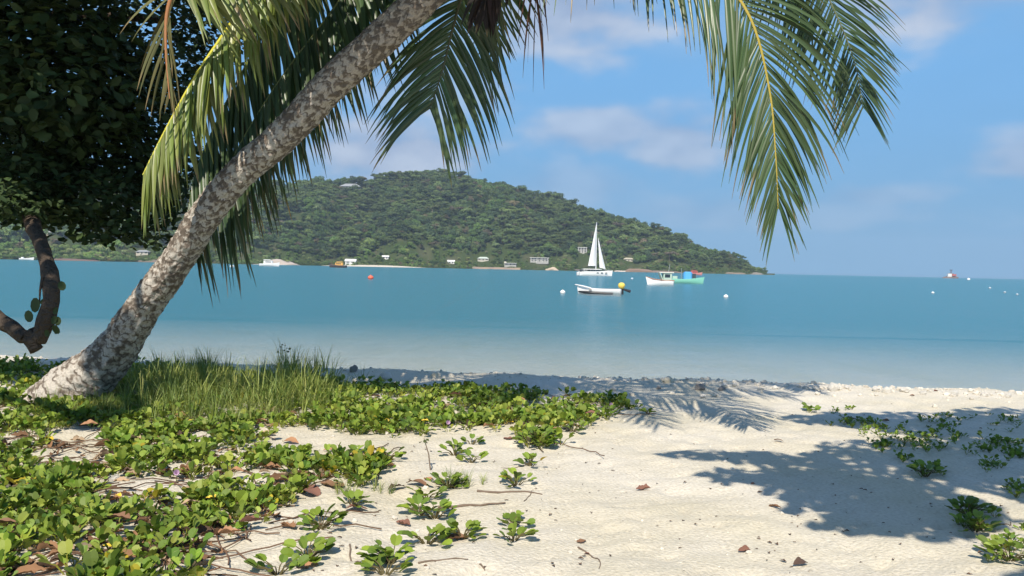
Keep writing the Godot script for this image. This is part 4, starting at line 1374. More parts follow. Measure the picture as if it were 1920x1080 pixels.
# ---------------------------------------------------------------- plants on the sand
func round_leaf(m: MB, at: Vector3, along: Vector3, face: Vector3, s: float, broad := 1.0, fold := 0.36) -> void:
	# thick two-lobed leaf folded along its rib
	var a := along.normalized()
	var n := (face - a * face.dot(a)).normalized()
	var b := a.cross(n)
	var half := [Vector2(0.0, 0.0), Vector2(0.3, 0.1), Vector2(0.47, 0.42), Vector2(0.42, 0.78), Vector2(0.2, 1.0), Vector2(0.0, 0.9)]
	var mid := m.p(at + a * s * 0.48)
	for sg in [-1.0, 1.0]:
		var ids := []
		for h in half: ids.append(m.p(at + (a * h.y + b * h.x * sg * broad + n * (fold * h.x - 0.12 * (h.y - 0.5) * (h.y - 0.5))) * s))
		for k in 5:
			if sg > 0: m.tri(mid, ids[k + 1], ids[k])
			else: m.tri(mid, ids[k], ids[k + 1])

func shoot_mesh(sd: int, n: int, spread: float, tall: float, leaf: float) -> ArrayMesh:
	var r := RandomNumberGenerator.new()
	r.seed = sd
	var m := MB.new()
	for k in n:
		var a := TAU * k / n * 1.62 + r.randf_range(-0.4, 0.4)
		var out := Vector3(cos(a), 0, sin(a))
		var reach := spread * r.randf_range(0.3, 1.0)
		var top := out * reach + Vector3(0, tall * r.randf_range(0.35, 1.1), 0)
		var g := r.randf_range(0.5, 1.4)
		var yel := r.randf_range(0.8, 1.35)
		m.col = Color(0.9, 0.75, 0.6)
		m.tube([Vector3(0, -0.02, 0), top * 0.6 + Vector3(0, 0.01, 0), top], [0.0032, 0.0028, 0.0022], 3, false)
		m.col = Color(g * yel, g, g * 0.9)
		var tilt := r.randf_range(0.1, 1.0)
		round_leaf(m, top, out * r.randf_range(0.4, 1.0) + Vector3(0, tilt, 0) + Vector3(r.randfn(), 0, r.randfn()) * 0.3, Vector3(r.randfn() * 0.35, 1.0, r.randfn() * 0.35) - out * tilt, leaf * r.randf_range(0.6, 1.3), r.randf_range(0.75, 1.15), r.randf_range(0.05, 0.7))
	return m.mesh(false)

func inside(poly: PackedVector2Array, q: Vector2) -> bool:
	return Geometry2D.is_point_in_polygon(q, poly)

func scatter(root: Node3D, called: String, kinds: Array, places: Array, mt: Material) -> void:
	for k in kinds.size():
		var mm := MultiMesh.new()
		mm.transform_format = MultiMesh.TRANSFORM_3D
		mm.use_colors = true
		mm.mesh = kinds[k]
		mm.instance_count = places[k].size()
		for i in places[k].size():
			mm.set_instance_transform(i, places[k][i][0])
			mm.set_instance_color(i, places[k][i][1])
		var o := MultiMeshInstance3D.new()
		o.name = called
		o.multimesh = mm
		o.material_override = mt
		root.add_child(o, true)
		o.set_meta("kind", "stuff")

func mass(called: String, label: String, category: String) -> Node3D:
	var o := Node3D.new()
	o.name = numbered(called)
	add_child(o)
	tag(o, label, category, "", "stuff")
	return o

# outline of the vine mat on the ground, as it lies in the photograph
var mat_outline := PackedVector2Array([Vector2(-500, 1250), Vector2(300, 1250), Vector2(385, 1085), Vector2(455, 1010), Vector2(545, 990), Vector2(560, 925), Vector2(690, 915), Vector2(745, 862), Vector2(690, 845), Vector2(590, 862), Vector2(505, 858), Vector2(475, 812), Vector2(560, 800), Vector2(680, 818), Vector2(830, 806), Vector2(960, 808), Vector2(985, 842), Vector2(1040, 838), Vector2(1050, 800), Vector2(1100, 806), Vector2(1130, 782), Vector2(1190, 772), Vector2(1150, 752), Vector2(990, 738), Vector2(860, 730), Vector2(620, 722), Vector2(300, 690), Vector2(0, 682), Vector2(-500, 672)])
var bare := [[140, 846, 62, 34], [95, 866, 30, 14], [330, 1062, 55, 20], [430, 1050, 60, 30], [520, 905, 30, 18], [60, 1052, 45, 18], [420, 860, 35, 14], [640, 842, 110, 16], [255, 998, 40, 10], [380, 830, 30, 8]]
var leaf_tint := [Color(0.175, 0.255, 0.03), Color(0.225, 0.305, 0.038), Color(0.125, 0.195, 0.028), Color(0.28, 0.335, 0.055)]

func build_plants() -> void:
	rng.seed = 77
	var vine := vmat("vine_leaf", 0.55, 0.4, 0.3)
	var kinds := []
	for k in 7: kinds.append(shoot_mesh(200 + k, 4 + k % 4, 0.08, 0.058, 0.057))
	var places := []
	for k in 7: places.append([])
	var tries := 0
	while tries < 26000:
		tries += 1
		var q := Vector3(rnd(-9.5, 2.6), 0, -rnd(3.4, 12.0))
		q.y = sand_h(q.x, q.z)
		var s := to_px(q)
		if not inside(mat_outline, s + Vector2(rng.randfn() * 9.0, rng.randfn() * 4.0)): continue
		var keep := 0.72 + 1.6 * n_b.get_noise_2d(q.x * 22.0 + 7.0, q.z * 22.0)
		for b in bare:
			var e := Vector2((s.x - b[0]) / b[2], (s.y - b[1]) / b[3]).length()
			keep -= 2.0 * (1.0 - smoothstep(0.8, 1.15, e))
		# fewer vines where the grass stands
		var ge := Vector2((s.x - 420.0) / 210.0, (s.y - 745.0) / 55.0).length()
		keep *= lerpf(0.3, 1.0, smoothstep(0.6, 1.1, ge))
		if rng.randf() > keep * 0.7: continue
		var c: Color = leaf_tint[rng.randi() % 4]
		var g := rnd(0.75, 1.2)
		if rng.randf() < 0.012: c = Color(0.42, 0.34, 0.03)
		var size := rnd(0.75, 1.2)
		var b := Basis(Vector3.UP, rnd(0, TAU)) * Basis(Vector3.RIGHT, rng.randfn() * 0.18)
		places[rng.randi() % 7].append([Transform3D(b.scaled(Vector3.ONE * size), q), Color(c.r * g, c.g * g, c.b * g)])
	var root := mass("beach_vine", "mat of round leaved beach vines covering the sand on the left", "ground cover")
	scatter(root, "vine_leaves", kinds, places, vine)
	# runners lying on the sand
	var rm := MB.new()
	for k in 380:
		var s := Vector2(rnd(-50, 1150), rnd(740, 1080))
		if not inside(mat_outline, s): continue
		var q := on_sand(s.x, s.y)
		var dir := rnd(0, TAU)
		var pts := []; var rad := []
		for i in 9:
			pts.append(Vector3(q.x, sand_h(q.x, q.z) + 0.008 + 0.012 * absf(sin(i * 1.3)), q.z)); rad.append(0.0042)
			dir += rnd(-0.35, 0.35)
			q += Vector3(cos(dir), 0, sin(dir)) * 0.09
		var g := rnd(0.7, 1.3)
		rm.col = Color(0.14 * g, 0.085 * g, 0.055 * g)
		rm.tube(pts, rad, 4, false)
	var runners := single("vine_runners", "thin brown runners creeping between the beach vine leaves", "vine", rm.mesh(), vmat("runner", 0.8, 0.3), Transform3D())
	runners.set_meta("kind", "stuff")
	# shaded vines on the right
	places = []
	for k in 7: places.append([])
	var clumps := [[1640, 800, 46, 14, 60], [1690, 822, 50, 12, 55], [1600, 790, 30, 6, 20], [1560, 772, 40, 4, 16], [1655, 838, 34, 9, 30], [1765, 790, 50, 10, 46], [1780, 822, 45, 14, 44], [1740, 838, 36, 9, 30], [1885, 795, 32, 12, 36], [1880, 832, 36, 12, 40], [1905, 855, 40, 14, 46], [1830, 848, 28, 8, 16], [1735, 884, 24, 9, 30], [1850, 880, 28, 12, 22], [1905, 915, 26, 14, 30], [1815, 958, 24, 12, 34], [1828, 986, 22, 9, 30], [1890, 1040, 34, 18, 34], [1920, 1010, 24, 18, 20], [1700, 860, 24, 7, 14]]
	for cl in clumps:
		for k in int(cl[4] * 0.5):
			var q := on_sand(cl[0] + rng.randfn() * cl[2] * 0.6, cl[1] + rng.randfn() * cl[3] * 0.6)
			var c: Color = leaf_tint[rng.randi() % 3]
			places[rng.randi() % 7].append([Transform3D(Basis(Vector3.UP, rnd(0, TAU)).scaled(Vector3.ONE * rnd(0.38, 0.66)), q), c])
	root = mass("shaded_vine", "straggling beach vines in the tree shade at the right", "ground cover")
	scatter(root, "vine_leaves", kinds, places, vine)
	# grass round the foot of the palm
	var gk := []
	for k in 5:
		var r := RandomNumberGenerator.new()
		r.seed = 900 + k
		var m := MB.new()
		for b in 16:
			var a := r.randf() * TAU
			var out := Vector3(cos(a), 0, sin(a))
			var g := r.randf_range(0.7, 1.35)
			m.col = Color(g * r.randf_range(0.9, 1.25), g, g * 0.9)
			leaflet(m, out * r.randf_range(0.0, 0.06), (Vector3.UP + out * r.randf_range(0.1, 0.7)).normalized(), out.cross(Vector3.UP), r.randf_range(0.12, 0.44), r.randf_range(0.006, 0.012), r.randf_range(1.0, 4.5), 5)
		gk.append(m.mesh())
	places = []
	for k in 5: places.append([])
	for gz in [[420, 752, 150, 26, 330, 0.85], [550, 735, 55, 22, 130, 1.15], [330, 740, 90, 24, 160, 1.0], [230, 770, 90, 14, 90, 0.6], [420, 790, 120, 12, 110, 0.5], [630, 745, 30, 16, 36, 0.7], [360, 715, 90, 12, 90, 1.0], [860, 905, 40, 6, 16, 0.35], [700, 925, 60, 5, 16, 0.3], [150, 778, 60, 8, 40, 0.5]]:
		for k in int(gz[4] * 0.75):
			var q := on_sand(gz[0] + rng.randfn() * gz[2] * 0.62, gz[1] + rng.randfn() * gz[3] * 0.62)
			var c: Color = [Color(0.21, 0.27, 0.055), Color(0.30, 0.35, 0.085), Color(0.15, 0.22, 0.045)][rng.randi() % 3]
			var s: float = gz[5] * rnd(0.65, 1.25)
			places[rng.randi() % 5].append([Transform3D(Basis(Vector3.UP, rnd(0, TAU)).scaled(Vector3(s, s, s)), q), c])
	root = mass("grass", "tall green grass growing behind the foot of the palm", "grass")
	scatter(root, "grass_blades", gk, places, vmat("grass_blade", 0.5, 0.5, 0.3))
	# feathery stalks against the water
	for st in [[505, 700, 0.55, 0.4, "wispy drooping grass stalk seen against the water behind the palm"], [385, 715, 0.42, -0.2, "dark leafy stalk above the grass right of the palm"], [590, 715, 0.3, 0.3, "short dry seed stalk at the right end of the grass"]]:
		var q := on_sand(st[0], st[1])
		var t := thing("tall_stalk", st[4], "plant", q, 0.0, "stalks above the grass")
		for k in 5:
			var m := MB.new()
			m.col = Color(0.06, 0.09, 0.025) * rnd(0.8, 1.4)
			var d := Vector3(st[3] + rnd(-0.25, 0.35), 1.0, rnd(-0.2, 0.2)).normalized()
			leaflet(m, Vector3(rnd(-0.03, 0.03), -0.02, rnd(-0.03, 0.03)), d, Vector3(0, 0, 1), st[2] * rnd(0.7, 1.1), 0.012, 2.4, 9)
			part(t, "stem", m.mesh(), vmat("grass_blade"))
		for k in 12:
			var m := MB.new()
			m.col = Color(0.05, 0.075, 0.025)
			var f := rnd(0.6, 1.0)
			round_leaf(m, Vector3(st[3] * f * st[2] * 1.1 + rnd(-0.07, 0.1), st[2] * (0.95 * f - 0.15 * f * f) + rnd(-0.06, 0.02), rnd(-0.05, 0.05)), Vector3(rnd(-1, 1), rnd(-1, 0.2), rnd(-0.4, 0.4)), Vector3(rnd(-1, 1), 0.4, 1), rnd(0.015, 0.035))
			part(t, "leaf", m.mesh(false), vmat("vine_leaf"))
	# single sprigs on the open sand
	var sprigs := [[666, 852, 0.10, 6, "tiny vine sprig on sand left of the twin sprigs"], [727, 862, 0.15, 11, "leafy vine sprig at the edge of the mat, left of the dry stalk"], [853, 854, 0.15, 11, "spreading vine sprig right of the standing dry stalk"], [884, 833, 0.09, 5, "small vine sprig just above the spreading one"], [884, 870, 0.10, 5, "loose vine sprig on a bent runner below the spreading one"], [996, 874, 0.14, 9, "vine sprig with a yellow leaf below the dark bushy clump"], [1006, 836, 0.22, 24, "large dark bushy vine clump at the right of the mat"], [841, 909, 0.17, 18, "low bushy vine clump beside the dead leaves"], [967, 911, 0.16, 11, "vine sprig with yellow leaf above the long twig"], [796, 938, 0.14, 11, "upper vine sprig of the column of three"], [788, 964, 0.12, 8, "left vine sprig in the middle of the column"], [815, 972, 0.14, 10, "middle vine sprig of the column, leaning right"], [662, 948, 0.13, 9, "vine sprig above a curled brown leaf"], [800, 1019, 0.16, 11, "broad leaved vine sprig at the foot of the column"], [866, 1010, 0.15, 12, "flat vine sprig with brown leaf beneath, right of the column"], [961, 985, 0.11, 7, "upper half of the lone double sprig on bare sand"], [963, 1014, 0.12, 8, "lower half of the lone double sprig on bare sand"], [735, 1055, 0.16, 13, "vine sprig near the bottom edge beside a bare twig"], [722, 1078, 0.13, 9, "vine sprig cut by the bottom edge of the picture"], [601, 992, 0.17, 14, "fern like vine sprig at the right edge of the mat"], [576, 1048, 0.15, 11, "vine sprig above an orange leaf near the bottom"], [520, 1078, 0.13, 9, "vine sprig at the bottom edge left of the orange leaf"], [1073, 808, 0.14, 9, "vine sprig right of the orange leaf at the end of the mat"], [1215, 776, 0.10, 6, "farthest right vine sprig of the left mat in frond shadow"], [1145, 775, 0.12, 8, "vine sprig next to the purple flower"], [1815, 965, 0.16, 14, "half sunlit vine sprig at the shadow edge on the right"], [1828, 992, 0.14, 12, "vine sprig below the half sunlit one"], [1735, 893, 0.14, 12, "dark round vine sprig alone in the shade"], [1893, 1050, 0.18, 16, "bright tipped vine clump in the lower right corner"], [1520, 770, 0.10, 6, "low vine sprig leading the shaded vines at the right"]]
	for sp in sprigs:
		var q := on_sand(sp[0], sp[1])
		var t := thing("vine_sprig", sp[4], "plant", q, 0.0, "vine sprigs on the open sand")
		var R: float = sp[2]
		var m := MB.new()
		m.col = Color(0.12, 0.10, 0.045)
		var n := int(sp[3] * 1.5)
		var tips := []
		for k in n:
			var a := rnd(0, TAU)
			var rr := R * 0.85 * sqrt(rng.randf())
			tips.append(Vector3(cos(a) * rr, R * rnd(0.12, 0.6) * (1.2 - 0.6 * rr / R), sin(a) * rr * 0.8))
			m.tube([Vector3(0, -0.02, 0), tips[k] * 0.55 + Vector3(0, 0.012, 0), tips[k]], [0.004, 0.0034, 0.0024], 4, false)
		part(t, "stem", m.mesh(), vmat("runner"))
		for k in n:
			m = MB.new()
			var c: Color = leaf_tint[rng.randi() % 3]
			var g := rnd(0.7, 1.15)
			m.col = Color(c.r * g, c.g * g, c.b * g)
			if k == 0 and "yellow" in sp[4]: m.col = Color(0.5, 0.36, 0.03)
			var out := Vector3(tips[k].x, 0, tips[k].z).normalized()
			round_leaf(m, tips[k], out + Vector3(0, rnd(0.0, 0.9), 0), Vector3(rng.randfn() * 0.3, 1, rng.randfn() * 0.3) - out * 0.4, rnd(0.046, 0.078))
			part(t, "leaf", m.mesh(false), vine)
	# purple flowers of the vine
	for fl in [[1143, 768, "purple funnel flower at the right end of the vine mat"], [838, 803, "purple funnel flower at the lower edge of the mat"], [330, 905, "pale purple flower hidden in the near vine leaves"]]:
		var q := on_sand(fl[0], fl[1])
		var t := thing("vine_flower", fl[2], "flower", q, 0.0, "purple flowers in the vine mat")
		var m := MB.new()
		m.tube([Vector3(0, -0.02, 0), Vector3(0.005, 0.04, 0)], [0.003, 0.003], 5)
		part(t, "stalk", m.mesh(), mat("flower_stalk", 0.1, 0.15, 0.03))
		m = MB.new()
		m.tube([Vector3(0.005, 0.035, 0), Vector3(0.008, 0.05, 0.008), Vector3(0.012, 0.062, 0.02), Vector3(0.014, 0.066, 0.028)], [0.004, 0.006, 0.014, 0.022], 10, false)
		part(t, "petals", m.mesh(), mat("flower_purple", 0.45, 0.30, 0.43, 0.8))

# ---------------------------------------------------------------- leaves, twigs, stones
func dead_leaf(sd: int) -> ArrayMesh:
	var r := RandomNumberGenerator.new()
	r.seed = sd
	var m := MB.new()
	var n := 9
	var bend := r.randf_range(0.04, 0.24)
	var curl := r.randf_range(0.2, 0.8)
	for i in n + 1:
		var f := float(i) / n
		var w := 0.30 * pow(sin(PI * clampf(f * 0.92 + 0.04, 0.0, 1.0)), 0.75) * (0.75 + 0.5 * f)
		var y := bend * 0.5 * sin(PI * f) * (1.0 if sd % 2 == 0 else -0.35) + 0.05
		for j in 5:
			var s := (j - 2) / 2.0
			m.p(Vector3(f - 0.5, y + curl * w * s * s * (0.8 + 0.5 * r.randf_range(-1, 1)) + 0.02 * r.randf_range(-1, 1), s * w * (1.0 - 0.25 * curl)))
	for i in n:
		for j in 4:
			var a := i * 5 + j
			m.quad(a, a + 1, a + 6, a + 5)
	return m.mesh()

func build_litter() -> void:
	rng.seed = 88
	var shapes := []
	for k in 6: shapes.append(dead_leaf(600 + k))
	var tone := {"brown": mat("leaf_brown", 0.20, 0.105, 0.055, 0.8), "orange": mat("leaf_orange", 0.38, 0.20, 0.10, 0.8), "dark": mat("leaf_dark", 0.085, 0.05, 0.035, 0.85), "yellow": mat("leaf_yellow", 0.66, 0.47, 0.04, 0.6), "tan": mat("leaf_tan", 0.42, 0.29, 0.17, 0.85), "red": mat("leaf_red", 0.20, 0.095, 0.065, 0.85)}
	var leaves := [[1206, 918, 0.15, "brown", "lone reddish brown leaf in the middle of the bare sand", "red"], [1395, 1034, 0.10, "brown", "flat reddish leaf near the bottom of the sunlit sand", "red"], [1453, 953, 0.10, "dark", "brown leaf just below the tree shadow's left part", "brown"], [1500, 1059, 0.12, "dark", "dark curled leaf near the bottom right of the sunlit sand", "dark"], [1468, 1054, 0.05, "dark", "tiny dark leaf left of the dark curled one", "dark"], [1412, 907, 0.05, "red", "small red leaf inside the tree shadow", "red"], [1425, 924, 0.05, "dark", "small dark leaf at the tree shadow's lower left", "dark"], [1460, 828, 0.11, "brown", "brown twisted leaf on sunlit sand between the two shadows", "red"], [1098, 800, 0.06, "dark", "dark leaf scrap right of the mat's end", "dark"], [1100, 1040, 0.04, "brown", "leaf scrap beside the thin curved twig", "red"], [1090, 1017, 0.08, "brown", "small brown leaf above the thin curved twig", "brown"], [430, 1022, 0.15, "orange", "bright orange dead leaf at the right edge of the near mat", "orange"], [472, 1000, 0.16, "red", "reddish dead leaf right of the bright orange one", "red"], [167, 812, 0.17, "orange", "orange leaf beside the bare sand patch at left", "orange"], [303, 792, 0.2, "orange", "long orange leaf in the grass right of the palm foot", "orange"], [338, 792, 0.13, "orange", "smaller orange leaf touching the long one in the grass", "orange"], [228, 922, 0.13, "tan", "tan pink leaf in the middle of the near vine mat", "tan"], [358, 966, 0.14, "tan", "tan leaf lying in the vines left of a yellow leaf", "tan"], [222, 996, 0.17, "brown", "curled brown leaf in the near mat below centre", "brown"], [444, 903, 0.13, "orange", "small orange leaf at the upper right of the near mat", "orange"], [8, 1006, 0.14, "brown", "brown leaf at the left picture edge", "brown"], [617, 846, 0.12, "orange", "orange brown leaf on sand between mat and tiny sprig", "orange"], [578, 928, 0.26, "brown", "largest brown dead leaf at the right side of the mat", "red"], [622, 912, 0.24, "tan", "long dull leaf leaning on the largest dead leaf", "brown"], [780, 911, 0.2, "brown", "brown leaf left of the low bushy clump", "brown"], [745, 918, 0.17, "brown", "brown leaf between two dead leaves in the vine row", "dark"], [668, 958, 0.18, "red", "curled red brown leaf under a vine sprig", "red"], [858, 1014, 0.16, "brown", "brown leaf beneath the flat vine sprig", "brown"], [755, 984, 0.13, "brown", "narrow brown leaf left of the sprig column", "red"], [576, 1064, 0.14, "orange", "orange leaf near the bottom edge below a sprig", "orange"], [804, 902, 0.10, "orange", "small orange leaf in the low bushy clump", "orange"], [1042, 813, 0.11, "orange", "orange leaf right of the dark bushy clump", "orange"], [1108, 788, 0.15, "red", "red brown leaf near the right end of the mat", "red"], [853, 750, 0.18, "tan", "pinkish leaf far back in the vine mat", "red"], [975, 760, 0.15, "orange", "orange leaf in the far part of the mat right of centre", "orange"], [905, 772, 0.15, "red", "red leaf in the far part of the mat", "red"], [955, 832, 0.14, "red", "upright red brown leaf left of the dark bushy clump", "red"], [120, 903, 0.10, "yellow", "bright yellow leaf in the near mat at left", "yellow"], [397, 953, 0.09, "yellow", "round yellow leaf at the right of the near mat", "yellow"], [205, 1048, 0.09, "yellow", "yellow leaf near the bottom of the near mat", "yellow"], [93, 840, 0.12, "yellow", "yellow green leaf beside the bare patch", "yellow"], [796, 802, 0.09, "yellow", "yellow leaf at the lower edge of the far mat", "yellow"], [222, 950, 0.07, "yellow", "thin yellow leaf folded in the near mat", "yellow"], [500, 818, 0.2, "tan", "tan leaf at the right end of the grass", "tan"], [490, 800, 0.14, "orange", "orange scrap of leaf under the grass", "orange"], [545, 832, 0.2, "orange", "orange brown leaf on the sand right of the grass", "orange"], [290, 832, 0.2, "red", "long red brown leaf below the palm's grass", "red"], [250, 838, 0.18, "tan", "dry tan leaf right of the bare patch", "tan"], [1660, 790, 0.1, "brown", "dry brown leaf among the shaded vines", "brown"], [1770, 800, 0.12, "red", "reddish dry leaf in the middle of the shaded vines", "red"], [1710, 740, 0.08, "brown", "brown scrap on the rubble ridge at right", "brown"], [1755, 735, 0.09, "red", "reddish scrap on top of the rubble ridge at right", "red"]]
	for l in leaves:
		var q := on_sand(l[0], l[1])
		var in_mat: bool = inside(mat_outline, Vector2(l[0], l[1] - 2)) and l[2] < 0.2
		var s: float = l[2] * 0.82
		var b := Basis(Vector3.UP, rnd(-0.6, 0.6) + (PI if rng.randf() < 0.5 else 0.0)) * Basis(Vector3.RIGHT, rnd(-0.15, 0.3))
		single("dead_leaf", l[4], "leaf", shapes[rng.randi() % 6], tone[l[5]], Transform3D(b.scaled(Vector3.ONE * s), q + Vector3(0, 0.07 if in_mat else 0.004, 0)), "fallen leaves on the beach")
	# litter under the vines, uncountable
	var kinds := []
	var places := []
	for k in 4:
		kinds.append(dead_leaf(650 + k)); places.append([])
	var n := 0
	while n < 2400:
		n += 1
		var s := Vector2(rnd(-60, 1190), rnd(730, 1085))
		if not inside(mat_outline, s): continue
		var keep := 0.35 + 1.2 * n_a.get_noise_2d(s.x * 0.35, s.y * 0.7)
		if rng.randf() > keep: continue
		var q := on_sand(s.x, s.y)
		var c: Color = [Color(0.16, 0.09, 0.05), Color(0.10, 0.065, 0.045), Color(0.27, 0.15, 0.08), Color(0.34, 0.25, 0.16)][rng.randi() % 4]
		places[rng.randi() % 4].append([Transform3D((Basis(Vector3.UP, rnd(0, TAU)) * Basis(Vector3.RIGHT, rnd(-0.5, 0.5))).scaled(Vector3(1, 1, 0.7) * rnd(0.06, 0.16)), q + Vector3(0, 0.012, 0)), c])
	for k in 260:      # crumbs scattered on the open sand
		var s := Vector2(rnd(560, 1900), rnd(752, 1080))
		var q := on_sand(s.x, s.y)
		places[rng.randi() % 4].append([Transform3D(Basis(Vector3.UP, rnd(0, TAU)).scaled(Vector3(1, 1, 0.6) * rnd(0.012, 0.035)), q + Vector3(0, 0.003, 0)), Color(0.12, 0.075, 0.05) * rnd(0.6, 1.5)])
	scatter(mass("leaf_litter", "brown litter of leaf scraps on the sand and under the vines", "leaf litter"), "leaf_scraps", kinds, places, vmat("litter", 0.85, 0.3))
	# twigs
	var wood := mat("twig_wood", 0.17, 0.125, 0.09, 0.9)
	for tw in [[894, 922, 1017, 928, 0.009, "long thin twig lying right of the low bushy clump"], [821, 953, 948, 944, 0.011, "thick bent twig on the sand below the long thin one"], [784, 1057, 878, 1050, 0.006, "straight twig near the bottom below the flat sprig"], [657, 1022, 704, 1074, 0.006, "slanting twig pointing at the bottom sprig"], [1084, 1029, 1122, 1067, 0.005, "thin curved twig on the bare sand near the bottom"], [892, 1055, 912, 1079, 0.006, "short forked twig at the bottom edge"], [983, 940, 1000, 918, 0.004, "short twig sticking up across the long thin one"], [640, 858, 690, 872, 0.006, "reddish runner twig beside the tiny sprig"], [1590, 786, 1640, 792, 0.006, "trailing bare stem among the shaded vines"], [1862, 984, 1895, 980, 0.005, "bare stem right of the vine sprig in shade"], [1000, 866, 940, 878, 0.004, "pale root running left from the yellow leaved sprig"], [1045, 803, 1085, 812, 0.005, "dark twig right of the orange leaf"]]:
		var a := on_sand(tw[0], tw[1]); var c := on_sand(tw[2], tw[3])
		var m := MB.new()
		var pts := []; var rad := []
		var side := (c - a).cross(Vector3.UP).normalized()
		var bow := rnd(-0.06, 0.06)
		for k in 9:
			var f := k / 8.0
			var q := a.lerp(c, f) + side * (bow * sin(PI * f) + rnd(-0.004, 0.004))
			q.y = sand_h(q.x, q.z) + tw[4] * 0.6
			pts.append(q - a); rad.append(tw[4] * lerpf(1.0, 0.45, f) * rnd(0.85, 1.15))
		m.tube(pts, rad, 6)
		single("twig", tw[5], "twig", m.mesh(), wood, Transform3D(Basis.IDENTITY, a), "twigs on the sand")
	var q := on_sand(808, 882)
	var t := thing("dry_stalk", "thin dry stalk standing upright between two vine sprigs", "plant", q)
	var m := MB.new()
	var top: Vector3 = px(795, 822, -(cam_basis.inverse() * (q - eye)).z) - q
	m.tube([Vector3(0, -0.03, 0), top * 0.5 + Vector3(0.01, 0, 0), top], [0.006, 0.005, 0.003], 6)
	part(t, "stem", m.mesh(), wood)
	m = MB.new()
	m.col = Color(0.07, 0.09, 0.03)
	for k in 4: round_leaf(m, top + Vector3(rnd(-0.02, 0.02), rnd(-0.03, 0.01), 0), Vector3(rnd(-1, 1), -0.4, rnd(-0.5, 0.5)), Vector3.UP, 0.03)
	part(t, "leaf", m.mesh(false), vine_mat())

func vine_mat() -> Material:
	return mats["vine_leaf"]

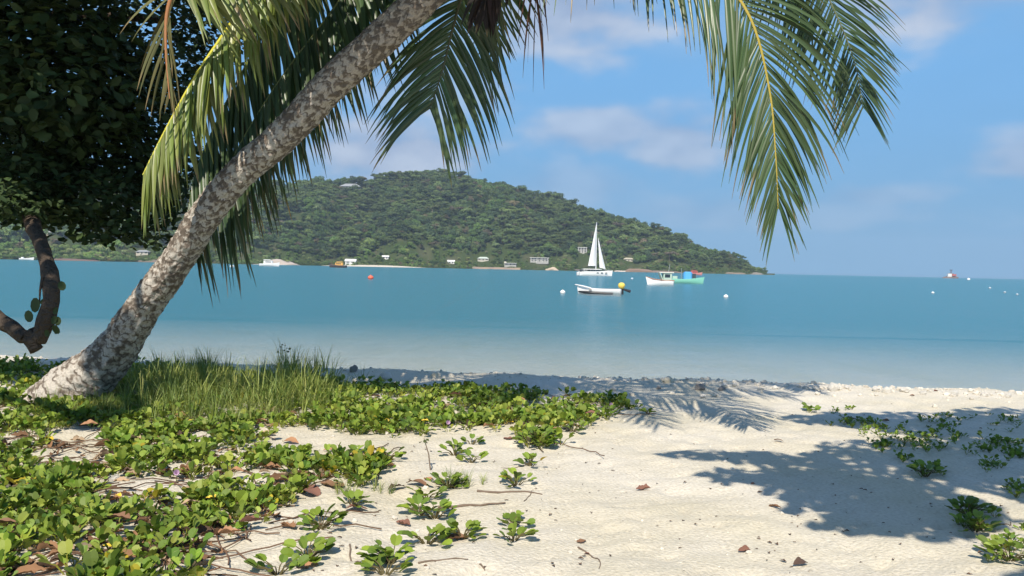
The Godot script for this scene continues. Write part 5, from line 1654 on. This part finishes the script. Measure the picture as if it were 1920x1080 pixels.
func build_stones() -> void:
	rng.seed = 101
	var shapes := []
	for k in 8: shapes.append(lump(300 + k, 2, 0.32))
	var coral := mat("coral_stone", 0.74, 0.70, 0.62, 0.95, 0.2)
	coral.heightmap_enabled = true
	coral.heightmap_texture = noise_tex(256, 0.04, 51, 5)
	coral.heightmap_scale = 0.8
	coral.uv1_triplanar = true
	coral.uv1_scale = Vector3(2, 2, 2)
	var shade_grey := mat("shade_dark_stone", 0.24, 0.22, 0.2, 0.95, 0.2)  # shade on pale stones painted in as a darker grey
	var cream := mat("cream_stone", 0.64, 0.57, 0.44, 0.95, 0.2)
	var stones := [[663, 697, 0.16, "dark", "block of stone coloured dark for the shade on the crest left of centre"], [722, 712, 0.2, "coral", "largest white coral stone in the crest shade"], [816, 706, 0.15, "cream", "cream stone on the shaded crest right of the white one"], [1253, 716, 0.17, "cream", "wide cream stone at the water's edge right of centre"], [1312, 730, 0.16, "dark", "rounded stone coloured dark for the frond shadow by the water"], [1352, 728, 0.11, "dark", "smaller stone coloured dark for shade right of the dark rounded one"], [1096, 744, 0.13, "dark", "pointed stone coloured dark for shade at the edge of the vine mat"], [1235, 726, 0.07, "dark", "small stone coloured dark for shade on the frond shadow's upper edge"], [1150, 733, 0.11, "coral", "white stone standing above the frond shadow left"], [1318, 746, 0.10, "coral", "white stone below the dark rounded stone"], [1310, 717, 0.07, "coral", "small white stone perched behind the dark rounded one"], [1358, 722, 0.1, "coral", "white stone on the crest right of the dark pair"], [1378, 724, 0.09, "coral", "white stone second right of the dark pair"], [1430, 726, 0.07, "coral", "little white stone alone on the crest"], [1452, 727, 0.09, "coral", "flat white stone left of the big white group"], [1530, 730, 0.14, "coral", "left stone of the big white group on the crest"], [1562, 730, 0.17, "coral", "tallest stone of the big white group on the crest"], [1590, 733, 0.11, "coral", "right stone of the big white group on the crest"], [1642, 733, 0.12, "coral", "white stone between the big group and the pointed stones"], [1662, 736, 0.15, "coral", "broad pointed white stone on the right crest"], [1696, 734, 0.13, "coral", "tilted white stone right of the broad pointed one"], [1730, 740, 0.09, "coral", "small white stone beside the reddish scrap"], [1790, 742, 0.11, "coral", "low white stone far right on the crest"], [1845, 744, 0.10, "coral", "white stone near the right picture edge"], [1890, 746, 0.09, "coral", "last white stone at the right picture edge"], [645, 750, 0.11, "coral", "pale stone among vines right of the grass"], [628, 748, 0.09, "coral", "whitish stone touching the pale one in the vines"], [797, 738, 0.10, "coral", "white stone far back in the vine mat"], [802, 776, 0.11, "cream", "cream stone in the vines above a yellow leaf"], [696, 790, 0.09, "cream", "flat cream stone in the far vine mat"], [777, 758, 0.09, "coral", "white stone in the vines left of the cream one"], [342, 752, 0.10, "coral", "white stone hidden in the grass right of the palm"], [210, 752, 0.10, "coral", "pale stone against the foot of the palm"], [212, 900, 0.09, "coral", "white stone in the near vine mat"], [1120, 742, 0.07, "coral", "white pebble beside the dark pointed stone"]]
	for s in stones:
		var q := on_sand(s[0], s[1])
		var r: float = s[2] * 0.42
		var b := Basis(Vector3.UP, rnd(0, TAU)).scaled(Vector3(r * rnd(1.0, 1.3), r * rnd(0.8, 1.05), r))
		single("coral_stone" if s[3] != "dark" else "shade_dark_stone", s[4], "stone", shapes[rng.randi() % 8], {"dark": shade_grey, "coral": coral, "cream": cream}[s[3]], Transform3D(b, q + Vector3(0, r * 0.35, 0)), "stones along the beach crest")
	# rubble along the crest
	var places := []
	for k in 8: places.append([])
	for k in 2300:
		var x := rnd(-9.0, 9.5)
		var off := rng.randfn()
		var z := -(crest(x) - 0.35 + off * (0.22 if rng.randf() < 0.6 else 0.6))
		var s := 0.007 + 0.028 * pow(rng.randf(), 4.0)
		if x < 1.0:
			s *= 0.6
			if rng.randf() < 0.6: continue
		var g := rnd(0.75, 1.1)
		places[rng.randi() % 8].append([Transform3D(Basis(Vector3.UP, rnd(0, TAU)).scaled(Vector3(s * rnd(1.0, 1.6), s, s)), Vector3(x, sand_h(x, z) + s * 0.3, z)), Color(0.64 * g, 0.59 * g, 0.50 * g)])
	for k in 160:      # bits of coral in the vines and on the sand
		var q := on_sand(rnd(-20, 1500), rnd(725, 1080))
		var s := 0.004 + 0.012 * pow(rng.randf(), 3.0)
		var g := rnd(0.8, 1.1)
		places[rng.randi() % 8].append([Transform3D(Basis(Vector3.UP, rnd(0, TAU)).scaled(Vector3(s * 1.3, s, s)), q + Vector3(0, s * 0.3, 0)), Color(0.66 * g, 0.61 * g, 0.52 * g)])
	scatter(mass("coral_rubble", "white broken coral rubble strewn along the beach crest", "rubble"), "rubble_pieces", shapes, places, vmat("rubble", 0.95, 0.2))
